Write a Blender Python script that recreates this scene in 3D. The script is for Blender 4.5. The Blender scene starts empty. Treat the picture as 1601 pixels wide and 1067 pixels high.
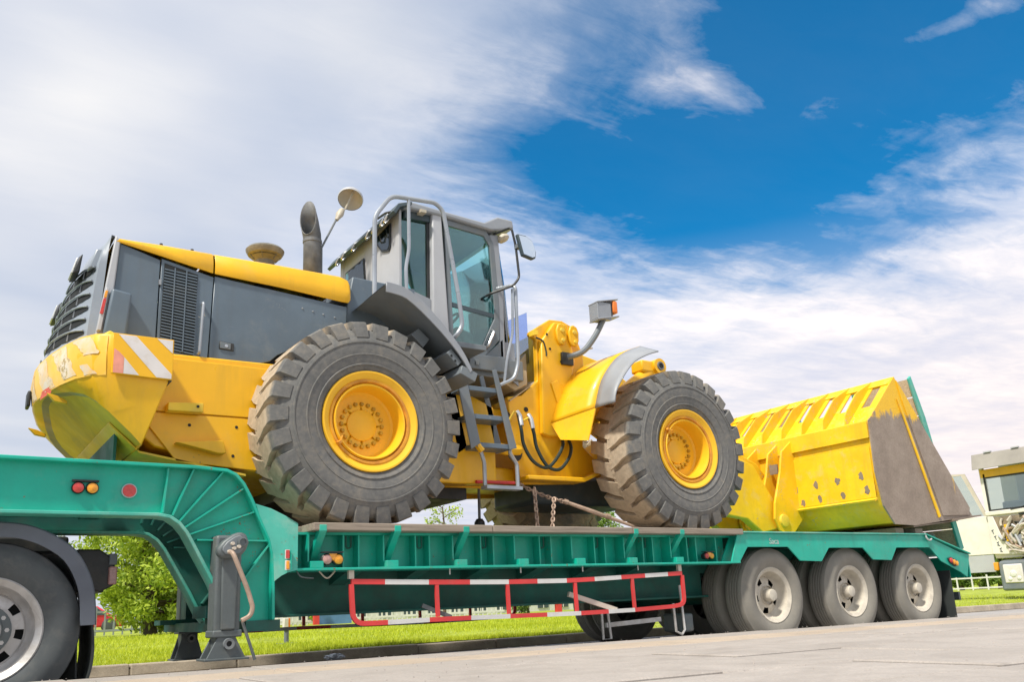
import bpy, bmesh, math, random
from mathutils import Vector, Matrix
random.seed(7)
R = math.radians
sc = bpy.context.scene
col = sc.collection

# ------------------------------------------------------------------ camera, world, sun, exposure
cam_d = bpy.data.cameras.new('camera')
cam = bpy.data.objects.new('camera', cam_d); col.objects.link(cam); sc.camera = cam
YAW, PITCH, ROLL = R(34.354), R(13.81), R(-2.682)
fw = Vector((math.sin(YAW)*math.cos(PITCH), math.cos(YAW)*math.cos(PITCH), math.sin(PITCH)))
r0 = Vector((math.cos(YAW), -math.sin(YAW), 0)); u0 = r0.cross(fw)
rt = r0*math.cos(ROLL)+u0*math.sin(ROLL); up = -r0*math.sin(ROLL)+u0*math.cos(ROLL)
cam.matrix_world = Matrix(((rt.x, up.x, -fw.x, -2.715), (rt.y, up.y, -fw.y, -5.781), (rt.z, up.z, -fw.z, 0.494), (0, 0, 0, 1)))
cam_d.sensor_fit = 'HORIZONTAL'; cam_d.sensor_width = 36
cam_d.lens = 1328.9/1601*36
cam_d.shift_x = (800.5-791.06)/1601; cam_d.shift_y = (619.9-533.5)/1601
cam_d.clip_start = 0.05; cam_d.clip_end = 3000

SUN_DIR = Vector((-0.78, -0.34, 1.20)).normalized()
EL = math.asin(SUN_DIR.z)
world = bpy.data.worlds.new('World'); sc.world = world; world.use_nodes = True
wt = world.node_tree; wn = wt.nodes; wn.clear()
def N(tree, typ, **kw):
    n = tree.nodes.new(typ)
    for k, v in kw.items():
        if k.startswith('i_'):
            n.inputs[k[2:].replace('_', ' ')].default_value = v
        else: setattr(n, k, v)
    return n
def lk(tree, a, ao, b, bi): tree.links.new(a.outputs[ao], b.inputs[bi])
def mth(tree, op, a, b=None, c=None, clamp=False):
    n = tree.nodes.new('ShaderNodeMath'); n.operation = op; n.use_clamp = clamp
    for i, x in enumerate((a, b, c)):
        if x is None: continue
        if isinstance(x, (int, float)): n.inputs[i].default_value = x
        else: tree.links.new(x, n.inputs[i])
    return n.outputs[0]
def ramp(tree, fac, stops):
    n = tree.nodes.new('ShaderNodeValToRGB')
    el = n.color_ramp.elements
    while len(el) < len(stops): el.new(0.5)
    for e, (p, c) in zip(el, stops):
        e.position = p; e.color = (c[0], c[1], c[2], 1) if not isinstance(c, (int, float)) else (c, c, c, 1)
    tree.links.new(fac, n.inputs[0]); return n.outputs[0]
def mixc(tree, fac, a, b, mode='MIX'):
    n = tree.nodes.new('ShaderNodeMix'); n.data_type = 'RGBA'; n.blend_type = mode
    for s, x in ((0, fac), (6, a), (7, b)):
        if isinstance(x, (int, float)): n.inputs[s].default_value = x
        elif isinstance(x, tuple): n.inputs[s].default_value = (x[0], x[1], x[2], 1)
        else: tree.links.new(x, n.inputs[s])
    return n.outputs[2]
def noise(tree, vec, scale, detail=5, rough=.55, dist=0):
    n = tree.nodes.new('ShaderNodeTexNoise'); n.inputs['Scale'].default_value = scale
    n.inputs['Detail'].default_value = detail; n.inputs['Roughness'].default_value = rough
    n.inputs['Distortion'].default_value = dist
    if vec is not None: tree.links.new(vec, n.inputs['Vector'])
    return n.outputs['Fac']

def build_world():
    t = wt
    sky = N(t, 'ShaderNodeTexSky', sky_type='NISHITA', sun_disc=False, sun_elevation=EL,
            sun_rotation=math.atan2(SUN_DIR.x, SUN_DIR.y), ozone_density=3.0, air_density=1.0, dust_density=0.6)
    blue = mixc(t, 1.0, sky.outputs[0], (0.012, 0.70, 0.98), 'MULTIPLY')
    tc = N(t, 'ShaderNodeTexCoord')
    sep = N(t, 'ShaderNodeSeparateXYZ'); lk(t, tc, 'Generated', sep, 0)
    x, y, z = sep.outputs
    zz = mth(t, 'MAXIMUM', z, 0.06)
    px = mth(t, 'DIVIDE', x, zz); py = mth(t, 'DIVIDE', y, zz)
    cmb = N(t, 'ShaderNodeCombineXYZ'); t.links.new(px, cmb.inputs[0]); t.links.new(py, cmb.inputs[1])
    P = cmb.outputs[0]
    mp = N(t, 'ShaderNodeMapping'); mp.inputs['Rotation'].default_value = (0, 0, R(38)); mp.inputs['Scale'].default_value = (0.75, 1.9, 1)
    t.links.new(P, mp.inputs[0])
    n_big = noise(t, P, 1.15, 6, .55, .35)
    n_str = noise(t, mp.outputs[0], 1.5, 9, .58, .8)
    n_puff = noise(t, P, 2.4, 9, .60, .35)
    n_wisp = mth(t, 'ADD', mth(t, 'MULTIPLY', n_str, .5), mth(t, 'MULTIPLY', n_puff, .5))
    n_fine = noise(t, mp.outputs[0], 6.5, 8, .66, .6)
    # one wide gap in the cloud sheet
    def ell(cx, cy, ang, sx, sy):
        a = mth(t, 'SUBTRACT', px, cx); b = mth(t, 'SUBTRACT', py, cy)
        ca, sa = math.cos(ang), math.sin(ang)
        u = mth(t, 'ADD', mth(t, 'MULTIPLY', a, ca), mth(t, 'MULTIPLY', b, sa))
        v = mth(t, 'SUBTRACT', mth(t, 'MULTIPLY', b, ca), mth(t, 'MULTIPLY', a, sa))
        u = mth(t, 'DIVIDE', u, sx); v = mth(t, 'DIVIDE', v, sy)
        return mth(t, 'SQRT', mth(t, 'ADD', mth(t, 'MULTIPLY', u, u), mth(t, 'MULTIPLY', v, v)))
    e1 = ell(1.60, 1.28, R(10), .74, .47)
    e2 = ell(1.48, .74, R(-22), .70, .34)
    e = mth(t, 'MINIMUM', e1, e2)
    cir = ramp(t, ell(1.47, .66, R(-75), .20, .07), [(0.2, .55), (1.0, 0.0)])
    e = mth(t, 'ADD', e, cir)
    # the veil away from the gap is smooth, the banks near it are ragged
    rag = ramp(t, mth(t, 'MULTIPLY', px, .5), [(0.30, .10), (0.60, 1.0)])
    w1 = mth(t, 'MULTIPLY', mth(t, 'MULTIPLY', mth(t, 'SUBTRACT', n_wisp, .5), 1.25), rag)
    w2 = mth(t, 'MULTIPLY', mth(t, 'MULTIPLY', mth(t, 'SUBTRACT', n_fine, .5), .34), rag)
    d = mth(t, 'ADD', mth(t, 'ADD', mth(t, 'MULTIPLY', e, 0.50), w1), w2)
    dens = ramp(t, d, [(0.32, 0.02), (0.46, .26), (0.62, .74), (0.84, .96), (1.0, 1.0)])
    # colour: blue-grey veil, whiter where the sheet is thick
    n_soft = noise(t, P, .8, 3, .5, .2)
    shade = mth(t, 'ADD', mth(t, 'MULTIPLY', n_soft, 1.0), mth(t, 'ADD', w1, mth(t, 'MULTIPLY', w2, 1.4)))
    veil = ramp(t, shade, [(0.34, (3.1, 3.65, 4.75)), (0.52, (4.5, 4.75, 5.35)), (0.68, (6.3, 6.2, 6.15))])
    bank = ramp(t, shade, [(0.22, (3.0, 3.8, 5.4)), (0.48, (4.9, 5.2, 6.0)), (0.72, (7.2, 6.8, 6.8))])
    ccol = mixc(t, ramp(t, mth(t, 'MULTIPLY', px, .5), [(0.28, 0.0), (0.56, 1.0)]), veil, bank)
    c = mixc(t, dens, blue, ccol)
    hz = ramp(t, z, [(0.0, 1.0), (0.14, .78), (0.40, .0)])
    pink = ramp(t, x, [(0.2, (4.3, 4.6, 5.2)), (0.62, (5.0, 5.0, 5.6)), (0.85, (7.0, 6.1, 5.75))])
    c = mixc(t, mth(t, 'MULTIPLY', hz, .85), c, pink)
    # ground side of the dome
    gr = ramp(t, z, [(0.0, 1.0), (0.01, 0.0)])
    c = mixc(t, gr, c, (3.2, 3.2, 2.9))
    bg = N(t, 'ShaderNodeBackground'); bg.inputs[1].default_value = 0.1
    t.links.new(c, bg.inputs[0])
    out = N(t, 'ShaderNodeOutputWorld'); lk(t, bg, 0, out, 0)
build_world()

sun_d = bpy.data.lights.new('sun', 'SUN'); sun = bpy.data.objects.new('sun', sun_d); col.objects.link(sun)
sun_d.energy = 3.0; sun_d.angle = R(5.0); sun_d.color = (1.0, 0.94, 0.83)
sun.rotation_euler = (-SUN_DIR).to_track_quat('-Z', 'Y').to_euler()
sun.location = (0, 0, 30)
vs = sc.view_settings
vs.view_transform = 'Standard'; vs.look = 'None'; vs.gamma = 1; vs.use_curve_mapping = False; vs.exposure = 0.66
sc.cycles.max_bounces = 8; sc.cycles.transparent_max_bounces = 12

# ------------------------------------------------------------------ materials
def mat(name, base, rough=.5, metal=0., var=.10, scale=2.5, dirt=None, amt=.0, dscale=4., bump=0., bscale=60., coat=0., spec=.5, fine=0., streak=0., chips=0., chipc=(.22,.12,.06)):
    m = bpy.data.materials.new(name); m.use_nodes = True; t = m.node_tree; n = t.nodes
    b = n['Principled BSDF']
    tc = N(t, 'ShaderNodeTexCoord'); v = tc.outputs['Object']
    f1 = noise(t, v, scale, 5, .6)
    lo = tuple(max(0, x*(1-var*1.6)) for x in base); hi = tuple(min(1, x*(1+var*1.6)) for x in base)
    c = ramp(t, f1, [(0.3, lo), (0.7, hi)])
    if fine:
        f3 = noise(t, v, 90, 3, .7)
        c = mixc(t, fine, c, ramp(t, f3, [(0.3, tuple(x*.45 for x in base)), (0.7, tuple(min(1, x*1.5) for x in base))]))
    rg = ramp(t, noise(t, v, scale*3, 4, .6), [(0.3, max(0, rough-.1)), (0.75, min(1, rough+.15))])
    if dirt:
        f2 = noise(t, v, dscale, 8, .68, .4)
        mk = ramp(t, f2, [(0.62-amt*.6, 0.0), (0.86-amt*.6, 1.0)])
        mk = mth(t, 'MULTIPLY', mk, min(1, .45+amt*.5))
        c = mixc(t, mk, c, dirt)
        rg = mixc(t, mk, rg, (.85, .85, .85))
    if streak:
        mp = N(t, 'ShaderNodeMapping'); mp.inputs['Scale'].default_value = (9, 9, .8); t.links.new(v, mp.inputs[0])
        sk = ramp(t, noise(t, mp.outputs[0], 1.6, 6, .6, .2), [(0.50, 0.0), (0.78, 1.0)])
        sk = mth(t, 'MULTIPLY', mth(t, 'MULTIPLY', sk, streak), ramp(t, noise(t, v, 1.1, 3, .5), [(0.35, .15), (0.65, 1.0)]))
        c = mixc(t, sk, c, tuple(x*.55+.10*d_ for x, d_ in zip(base, (.42, .36, .28))))
        rg = mixc(t, sk, rg, (.8, .8, .8))
        mp2 = N(t, 'ShaderNodeMapping'); mp2.inputs['Scale'].default_value = (3, 3, 55); mp2.inputs['Rotation'].default_value = (.4, .5, 0); t.links.new(v, mp2.inputs[0])
        sc_ = ramp(t, noise(t, mp2.outputs[0], 1.8, 3, .6, .3), [(0.70, 0.0), (0.76, 1.0)])
        sc_ = mth(t, 'MULTIPLY', mth(t, 'MULTIPLY', sc_, streak*.7), ramp(t, noise(t, v, 2.3, 3, .5), [(0.45, 0.0), (0.62, 1.0)]))
        c = mixc(t, sc_, c, tuple(min(1, x*1.25+.12) for x in base))
    if chips:
        ck = ramp(t, mth(t, 'ADD', mth(t, 'MULTIPLY', noise(t, v, 38, 4, .7), .6), mth(t, 'MULTIPLY', noise(t, v, 3.2, 3, .6), .5)), [(0.72-chips*.1, 0.0), (0.745-chips*.1, 1.0)])
        c = mixc(t, ck, c, chipc); rg = mixc(t, ck, rg, (.85, .85, .85))
    t.links.new(c, b.inputs['Base Color']); t.links.new(rg, b.inputs['Roughness'])
    b.inputs['Metallic'].default_value = metal; b.inputs['Coat Weight'].default_value = coat
    b.inputs['Specular IOR Level'].default_value = spec
    if bump:
        bn = N(t, 'ShaderNodeBump'); bn.inputs['Strength'].default_value = bump; bn.inputs['Distance'].default_value = .01
        t.links.new(noise(t, v, bscale, 6, .6), bn.inputs['Height']); lk(t, bn, 0, b, 'Normal')
    return m
DUST = (.42, .33, .22)
M = {}
M['yellow'] = mat('yellow_paint', (.88, .475, .008), .36, var=.05, dirt=(.60, .40, .12), amt=.06, dscale=3, coat=.12, bump=.06, bscale=25, streak=.45, chips=.15, chipc=(.42, .26, .08))
M['bucket_yellow'] = mat('worn_yellow_paint', (.91, .545, .012), .48, var=.08, dirt=(.66, .50, .24), amt=.16, dscale=7, bump=.14, bscale=30, streak=.5, chips=.55, chipc=(.50, .40, .26))
M['grime_yellow'] = mat('grimy_yellow_paint', (.86, .58, .04), .55, var=.10, dirt=(.55, .44, .18), amt=.22, dscale=3.5, bump=.1, bscale=30)
M['rim_yellow'] = mat('rim_yellow_paint', (.90, .51, .02), .42, var=.05, dirt=(.62, .33, .04), amt=.04, dscale=6)
M['bolt_yellow'] = mat('grimy_bolt_paint', (.50, .30, .02), .55, var=.2, scale=20)
M['wornrim'] = mat('scuffed_rim_metal', (.48, .40, .28), .6, var=.2, dirt=(.70, .50, .10), amt=.3, dscale=6)
M['flapgrey'] = mat('grey_flap_plastic', (.30, .315, .335), .5, var=.08, dirt=(.36, .34, .3), amt=.15)
M['lock_orange'] = mat('rusty_orange_ring', (.62, .25, .03), .6, var=.15, scale=9, dirt=(.85, .45, .02), amt=.35, dscale=9)
M['slate'] = mat('slate_grey_paint', (.115, .155, .195), .40, var=.08, dirt=(.25, .26, .25), amt=.12, dscale=3, coat=.08, bump=.05, bscale=20, streak=.5, chips=.1, chipc=(.3,.3,.28))
M['slate_dark'] = mat('dark_slate_paint', (.055, .08, .095), .5, var=.12, dirt=(.2, .19, .16), amt=.12)
M['cabgrey'] = mat('light_grey_paint', (.29, .31, .34), .38, var=.06, dirt=(.42, .40, .34), amt=.1, dscale=3, bump=.04)
M['cabwhite'] = mat('pale_grey_paint', (.45, .46, .485), .42, var=.05, dirt=(.5, .47, .4), amt=.1, dscale=3)
M['steelgrey'] = mat('mid_grey_paint', (.165, .19, .21), .42, var=.1, dirt=(.26, .24, .19), amt=.2, dscale=4, bump=.08, streak=.4)
M['grille'] = mat('grille_grey_paint', (.30, .34, .39), .36, var=.06, coat=.2)
M['dark'] = mat('black_void', (.012, .014, .015), .7, var=.2)
M['black'] = mat('black_plastic', (.03, .032, .034), .5, var=.2, dirt=(.16, .14, .11), amt=.1)
M['chrome'] = mat('bright_metal', (.62, .63, .65), .28, metal=.9, var=.08)
M['tube'] = mat('grey_tube', (.36, .39, .43), .32, metal=.35, var=.1)
M['rustpipe'] = mat('exhaust_metal', (.16, .165, .17), .55, metal=.3, var=.25, scale=8, dirt=(.24, .20, .16), amt=.2, dscale=10)
M['bowl'] = mat('precleaner_bowl', (.17, .16, .125), .45, var=.2, scale=8, dirt=(.38, .36, .30), amt=.2, dscale=10)
M['brownsteel'] = mat('scoured_brown_steel', (.26, .205, .16), .55, metal=.25, var=.18, scale=3, dirt=(.40, .32, .25), amt=.2, dscale=4, bump=.15, bscale=40)
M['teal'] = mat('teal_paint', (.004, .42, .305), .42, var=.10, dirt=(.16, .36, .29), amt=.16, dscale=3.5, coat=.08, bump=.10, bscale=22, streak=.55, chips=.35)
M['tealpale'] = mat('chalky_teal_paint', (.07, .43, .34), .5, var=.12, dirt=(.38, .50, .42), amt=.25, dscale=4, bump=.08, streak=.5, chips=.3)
M['tealdark'] = mat('shaded_grimy_teal', (.008, .12, .095), .6, var=.2, dirt=(.06, .09, .075), amt=.3, dscale=3)  # teal darkened to stand for shade under the trailer, with random grime
M['legsteel'] = mat('landing_leg_steel', (.115, .135, .14), .5, metal=.2, var=.14, dirt=(.24, .22, .18), amt=.2, dscale=6, bump=.1)
M['crank'] = mat('rusty_tan_steel', (.42, .31, .24), .6, metal=.2, var=.18, scale=9)
M['red'] = mat('red_paint', (.68, .05, .05), .4, var=.1, dirt=(.4, .14, .1), amt=.12, dscale=8)
M['white'] = mat('white_paint', (.68, .67, .65), .42, var=.07, dirt=(.45, .40, .34), amt=.15, dscale=7)
M['cream'] = mat('cream_steel', (.56, .50, .42), .5, var=.1)
M['truckwhite'] = mat('off_white_cab_paint', (.78, .73, .66), .38, var=.05, dirt=(.55, .5, .42), amt=.1)
M['truckrim'] = mat('beige_wheel_paint', (.60, .55, .46), .5, var=.12, scale=6, dirt=(.30, .26, .21), amt=.2, dscale=7)
M['alurim'] = mat('pale_silver_wheel', (.55, .54, .53), .42, metal=.3, var=.12, scale=6, dirt=(.33, .28, .22), amt=.22, dscale=7)
M['rubber'] = mat('truck_rubber', (.085, .095, .10), .75, var=.10, scale=4, dirt=(.15, .15, .14), amt=.2, dscale=14, bump=.08, bscale=50, spec=.3)
M['rubberdust'] = mat('dusty_truck_rubber', (.25, .235, .205), .85, var=.06, scale=3, dirt=(.31, .28, .23), amt=.2, dscale=14, bump=.08, bscale=50, spec=.2)
M['mudguard'] = mat('mudguard_plastic', (.105, .12, .15), .42, var=.1, dirt=(.22, .21, .2), amt=.1)
M['flap'] = mat('black_rubber_flap', (.03, .036, .036), .7, var=.2)
M['hose'] = mat('black_hose', (.02, .035, .03), .5)
M['stickerwhite'] = mat('scuffed_white_sticker', (.72, .68, .66), .45, var=.08, dirt=(.5, .42, .3), amt=.16, dscale=9)
M['stickerscuff'] = mat('scuffed_pale_sticker', (.70, .62, .52), .5, var=.10, dirt=(.85, .50, .10), amt=.42, dscale=7, chips=.8, chipc=(.45, .33, .16))
M['stickeryellow'] = mat('faded_amber_sticker', (.90, .52, .06), .42, var=.07, dirt=(.85, .66, .32), amt=.2, dscale=6)
M['stickerpink'] = mat('faded_pink_sticker', (.75, .30, .22), .5, var=.15, scale=8)
M['stickerred'] = mat('red_sticker', (.70, .10, .05), .5, var=.15, scale=8)
M['interior'] = mat('cab_interior', (.06, .085, .085), .7)
M['seat'] = mat('olive_seat_cloth', (.22, .24, .15), .9, var=.15)
M['seatpale'] = mat('pale_seat_cover', (.45, .47, .30), .8, var=.1)
M['kerb'] = mat('kerb_concrete', (.42, .36, .28), .9, var=.2, scale=3, dirt=(.22, .18, .13), amt=.22, dscale=5, bump=.35, bscale=45, fine=.25)
M['road'] = mat('road_concrete', (.36, .34, .325), .9, var=.1, scale=1.2, dirt=(.24, .22, .2), amt=.2, dscale=2, bump=.2, bscale=70, fine=.2)
M['slab'] = mat('pavement_concrete', (.41, .37, .335), .9, var=.08, scale=1.1, dirt=(.27, .24, .215), amt=.34, dscale=2.2, bump=.3, bscale=50, fine=.25)
M['slabtan'] = mat('tan_paving', (.47, .385, .30), .9, var=.10, scale=1.4, dirt=(.27, .23, .19), amt=.22, dscale=3, bump=.3, bscale=50, fine=.25)
M['tar'] = mat('dark_crack_filler', (.25, .22, .20), .9, var=.2)
M['soil'] = mat('lawn_soil', (.31, .37, .03), .95, var=.25, scale=2, bump=.3)
M['bark'] = mat('tree_bark', (.12, .09, .065), .9, var=.25, scale=6, bump=.6, bscale=20)
M['palebark'] = mat('pale_tree_bark', (.36, .31, .25), .9, var=.2, scale=6, bump=.5, bscale=20)
M['wall'] = mat('white_wall_render', (.66, .66, .64), .8, var=.06)
M['rooftile'] = mat('grey_roof_sheet', (.32, .33, .34), .7)
M['bluepanel'] = mat('blue_panel', (.10, .22, .42), .5)
M['carred'] = mat('red_car_paint', (.62, .03, .05), .3, coat=.5)
M['postgrey'] = mat('grey_post', (.16, .18, .21), .6)
M['orange'] = mat('orange_reflector', (.85, .22, .03), .4)
M['beige'] = mat('beige_reflector_bowl', (.50, .45, .36), .5)
M['rope'] = mat('rope', (.42, .40, .34), .9)
M['sandtan'] = mat('dusty_tan_sheet', (.50, .40, .25), .6, var=.1)
M['lettering'] = mat('letter_print', (.45, .50, .48), .6)

def timber(name, base):
    m = bpy.data.materials.new(name); m.use_nodes = True; t = m.node_tree; b = t.nodes['Principled BSDF']
    tc = N(t, 'ShaderNodeTexCoord'); mp = N(t, 'ShaderNodeMapping'); mp.inputs['Scale'].default_value = (1.2, 18, 30)
    lk(t, tc, 'Object', mp, 0)
    g = noise(t, mp.outputs[0], 2.2, 7, .65, .6)
    c = ramp(t, g, [(0.25, tuple(x*.55 for x in base)), (0.5, base), (0.8, tuple(x*1.3 for x in base))])
    t.links.new(c, b.inputs['Base Color']); b.inputs['Roughness'].default_value = .85
    bn = N(t, 'ShaderNodeBump'); bn.inputs['Strength'].default_value = .4; bn.inputs['Distance'].default_value = .004
    t.links.new(g, bn.inputs['Height']); lk(t, bn, 0, b, 'Normal'); return m
def scoured():
    m = bpy.data.materials.new('scoured_side_plate'); m.use_nodes = True; t = m.node_tree; b = t.nodes['Principled BSDF']
    tc = N(t, 'ShaderNodeTexCoord'); v = tc.outputs['Object']; sep = N(t, 'ShaderNodeSeparateXYZ'); t.links.new(v, sep.inputs[0])
    x, y, z = sep.outputs
    n1 = noise(t, v, 5, 8, .68, .3); n2 = noise(t, v, 3, 5, .6); n3 = noise(t, v, 45, 4, .65)
    mp = N(t, 'ShaderNodeMapping'); mp.inputs['Scale'].default_value = (1.2, 1, .28); mp.inputs['Rotation'].default_value = (0, R(-20), 0); t.links.new(v, mp.inputs[0])
    n4 = noise(t, mp.outputs[0], 7, 6, .62, .2)
    # paint survives high up, and in a few streaks that run down the plate
    k = mth(t, 'ADD', z, mth(t, 'ADD', mth(t, 'MULTIPLY', mth(t, 'SUBTRACT', n1, .5), .55), mth(t, 'MULTIPLY', mth(t, 'SUBTRACT', n4, .5), .55)))
    pm = ramp(t, mth(t, 'SUBTRACT', k, 1.0), [(0.36, 0.0), (0.44, 1.0)])
    st = ramp(t, mth(t, 'ADD', n4, mth(t, 'MULTIPLY', x, .035)), [(0.86, 0.0), (0.92, 1.0)])
    pm = mth(t, 'MAXIMUM', pm, st)
    steel = ramp(t, mth(t, 'ADD', mth(t, 'MULTIPLY', n2, .6), mth(t, 'MULTIPLY', n3, .4)), [(0.32, (.20, .155, .12)), (0.52, (.30, .24, .19)), (0.72, (.40, .33, .27))])
    paint = ramp(t, n3, [(0.3, (.80, .46, .02)), (0.7, (.92, .56, .02))])
    c = mixc(t, pm, steel, paint); t.links.new(c, b.inputs['Base Color'])
    b.inputs['Roughness'].default_value = .55
    bn = N(t, 'ShaderNodeBump'); bn.inputs['Strength'].default_value = .2; bn.inputs['Distance'].default_value = .01
    t.links.new(n1, bn.inputs['Height']); lk(t, bn, 0, b, 'Normal'); return m
M['scoured'] = scoured()
M['timber'] = timber('weathered_timber', (.30, .25, .20))
M['planks'] = timber('ramp_planks', (.64, .51, .34))

def tyre_mat(name, r_in, r_out):
    m = bpy.data.materials.new(name); m.use_nodes = True; t = m.node_tree; b = t.nodes['Principled BSDF']
    tc = N(t, 'ShaderNodeTexCoord'); v = tc.outputs['Object']
    sep = N(t, 'ShaderNodeSeparateXYZ'); t.links.new(v, sep.inputs[0])
    x, y, z = sep.outputs
    rr = mth(t, 'SQRT', mth(t, 'ADD', mth(t, 'MULTIPLY', x, x), mth(t, 'MULTIPLY', z, z)))
    nz = noise(t, v, 5, 7, .65); nf = noise(t, v, 22, 5, .65)
    k = mth(t, 'ADD', mth(t, 'MULTIPLY', mth(t, 'SUBTRACT', rr, r_in), .35/(r_out-r_in)), mth(t, 'MULTIPLY', mth(t, 'SUBTRACT', nz, .5), 1.5))
    # dust lies across the tread (away from the outer face) more than on the sidewall
    ty = mth(t, 'MULTIPLY', ramp(t, y, [(0.028, 0.0), (0.10, 1.0)]), .85)
    k = mth(t, 'ADD', k, ty)
    dust = ramp(t, k, [(0.42, 0.05), (0.85, .55), (1.35, .88)])
    rub = ramp(t, mth(t, 'ADD', mth(t, 'MULTIPLY', nf, .5), mth(t, 'MULTIPLY', noise(t, v, 2.2, 5, .6, .5), .5)), [(0.34, (.098, .105, .110)), (0.50, (.14, .144, .144)), (0.66, (.215, .20, .175))])
    dc = ramp(t, nf, [(0.3, (.42, .34, .245)), (0.7, (.60, .49, .36))])
    c = mixc(t, dust, rub, dc)
    t.links.new(c, b.inputs['Base Color']); b.inputs['Roughness'].default_value = .8; b.inputs['Specular IOR Level'].default_value = .3
    bn = N(t, 'ShaderNodeBump'); bn.inputs['Strength'].default_value = .25; bn.inputs['Distance'].default_value = .01
    t.links.new(noise(t, v, 28, 6, .6), bn.inputs['Height']); lk(t, bn, 0, b, 'Normal')
    return m
M['loadertyre'] = tyre_mat('dusty_loader_tyre', .62, .80)

def glass(name, tint, refl=.12):
    m = bpy.data.materials.new(name); m.use_nodes = True; t = m.node_tree; t.nodes.clear()
    tr = N(t, 'ShaderNodeBsdfTransparent'); tr.inputs[0].default_value = (*tint, 1)
    gl = N(t, 'ShaderNodeBsdfGlossy'); gl.inputs['Roughness'].default_value = .04; gl.inputs[0].default_value = (.9, .95, .95, 1)
    fr = N(t, 'ShaderNodeFresnel'); fr.inputs[0].default_value = 1.5
    f = mth(t, 'ADD', fr.outputs[0], refl, clamp=True)
    mx = N(t, 'ShaderNodeMixShader'); t.links.new(f, mx.inputs[0]); lk(t, tr, 0, mx, 1); lk(t, gl, 0, mx, 2)
    o = N(t, 'ShaderNodeOutputMaterial'); lk(t, mx, 0, o, 0); return m
M['glass'] = glass('teal_tinted_glass', (.60, .88, .86), .06)
M['clearglass'] = glass('clear_glass', (.80, .88, .86), .14)
M['blueglass'] = glass('blue_sheet', (.50, .62, .95), .25)
M['truckglass'] = glass('windscreen_glass', (.80, .86, .78), .16)
def lens(name, base):
    m = bpy.data.materials.new(name); m.use_nodes = True; b = m.node_tree.nodes['Principled BSDF']
    t = m.node_tree; tc = N(t, 'ShaderNodeTexCoord')
    w = noise(t, tc.outputs['Object'], 60, 3, .6)
    t.links.new(ramp(t, w, [(0.3, tuple(x*.75 for x in base)), (0.7, tuple(min(1, x*1.15) for x in base))]), b.inputs['Base Color'])
    b.inputs['Roughness'].default_value = .2; b.inputs['Coat Weight'].default_value = .5; return m
M['lensred'] = lens('red_lens', (.60, .05, .04)); M['lensamber'] = lens('amber_lens', (.90, .36, .02))
M['lenspink'] = lens('faded_red_lens', (.55, .30, .27)); M['lensclear'] = lens('clear_lens', (.75, .75, .72))
M['baybrown'] = mat('oily_engine_brown', (.24, .19, .13), .6, var=.3, scale=5)
M['visor'] = mat('warm_grey_visor', (.36, .33, .30), .5, var=.08)
M['mirror'] = mat('mirror_glass', (.8, .85, .85), .05, metal=1., var=.02)

def leafmat(name, lo, hi):
    m = bpy.data.materials.new(name); m.use_nodes = True; t = m.node_tree; b = t.nodes['Principled BSDF']
    oi = N(t, 'ShaderNodeTexCoord'); g = N(t, 'ShaderNodeNewGeometry')
    f = mth(t, 'ADD', mth(t, 'MULTIPLY', noise(t, oi.outputs['Object'], 1.6, 4, .6), .7), mth(t, 'MULTIPLY', g.outputs['Random Per Island'], .45))
    c = ramp(t, f, [(0.25, lo), (0.8, hi)])
    t.links.new(c, b.inputs['Base Color']); b.inputs['Roughness'].default_value = .6
    tl = N(t, 'ShaderNodeBsdfTranslucent'); t.links.new(c, tl.inputs[0])
    mx = N(t, 'ShaderNodeMixShader'); mx.inputs[0].default_value = .35
    out = t.nodes['Material Output']
    lk(t, b, 0, mx, 1); lk(t, tl, 0, mx, 2); lk(t, mx, 0, out, 0); return m
M['leaf'] = leafmat('tree_leaves', (.13, .25, .02), (.58, .68, .08))
M['leafdark'] = leafmat('darker_tree_leaves', (.08, .17, .03), (.32, .45, .09))
M['grass'] = leafmat('grass_blades', (.32, .42, .012), (.64, .69, .045))

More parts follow.
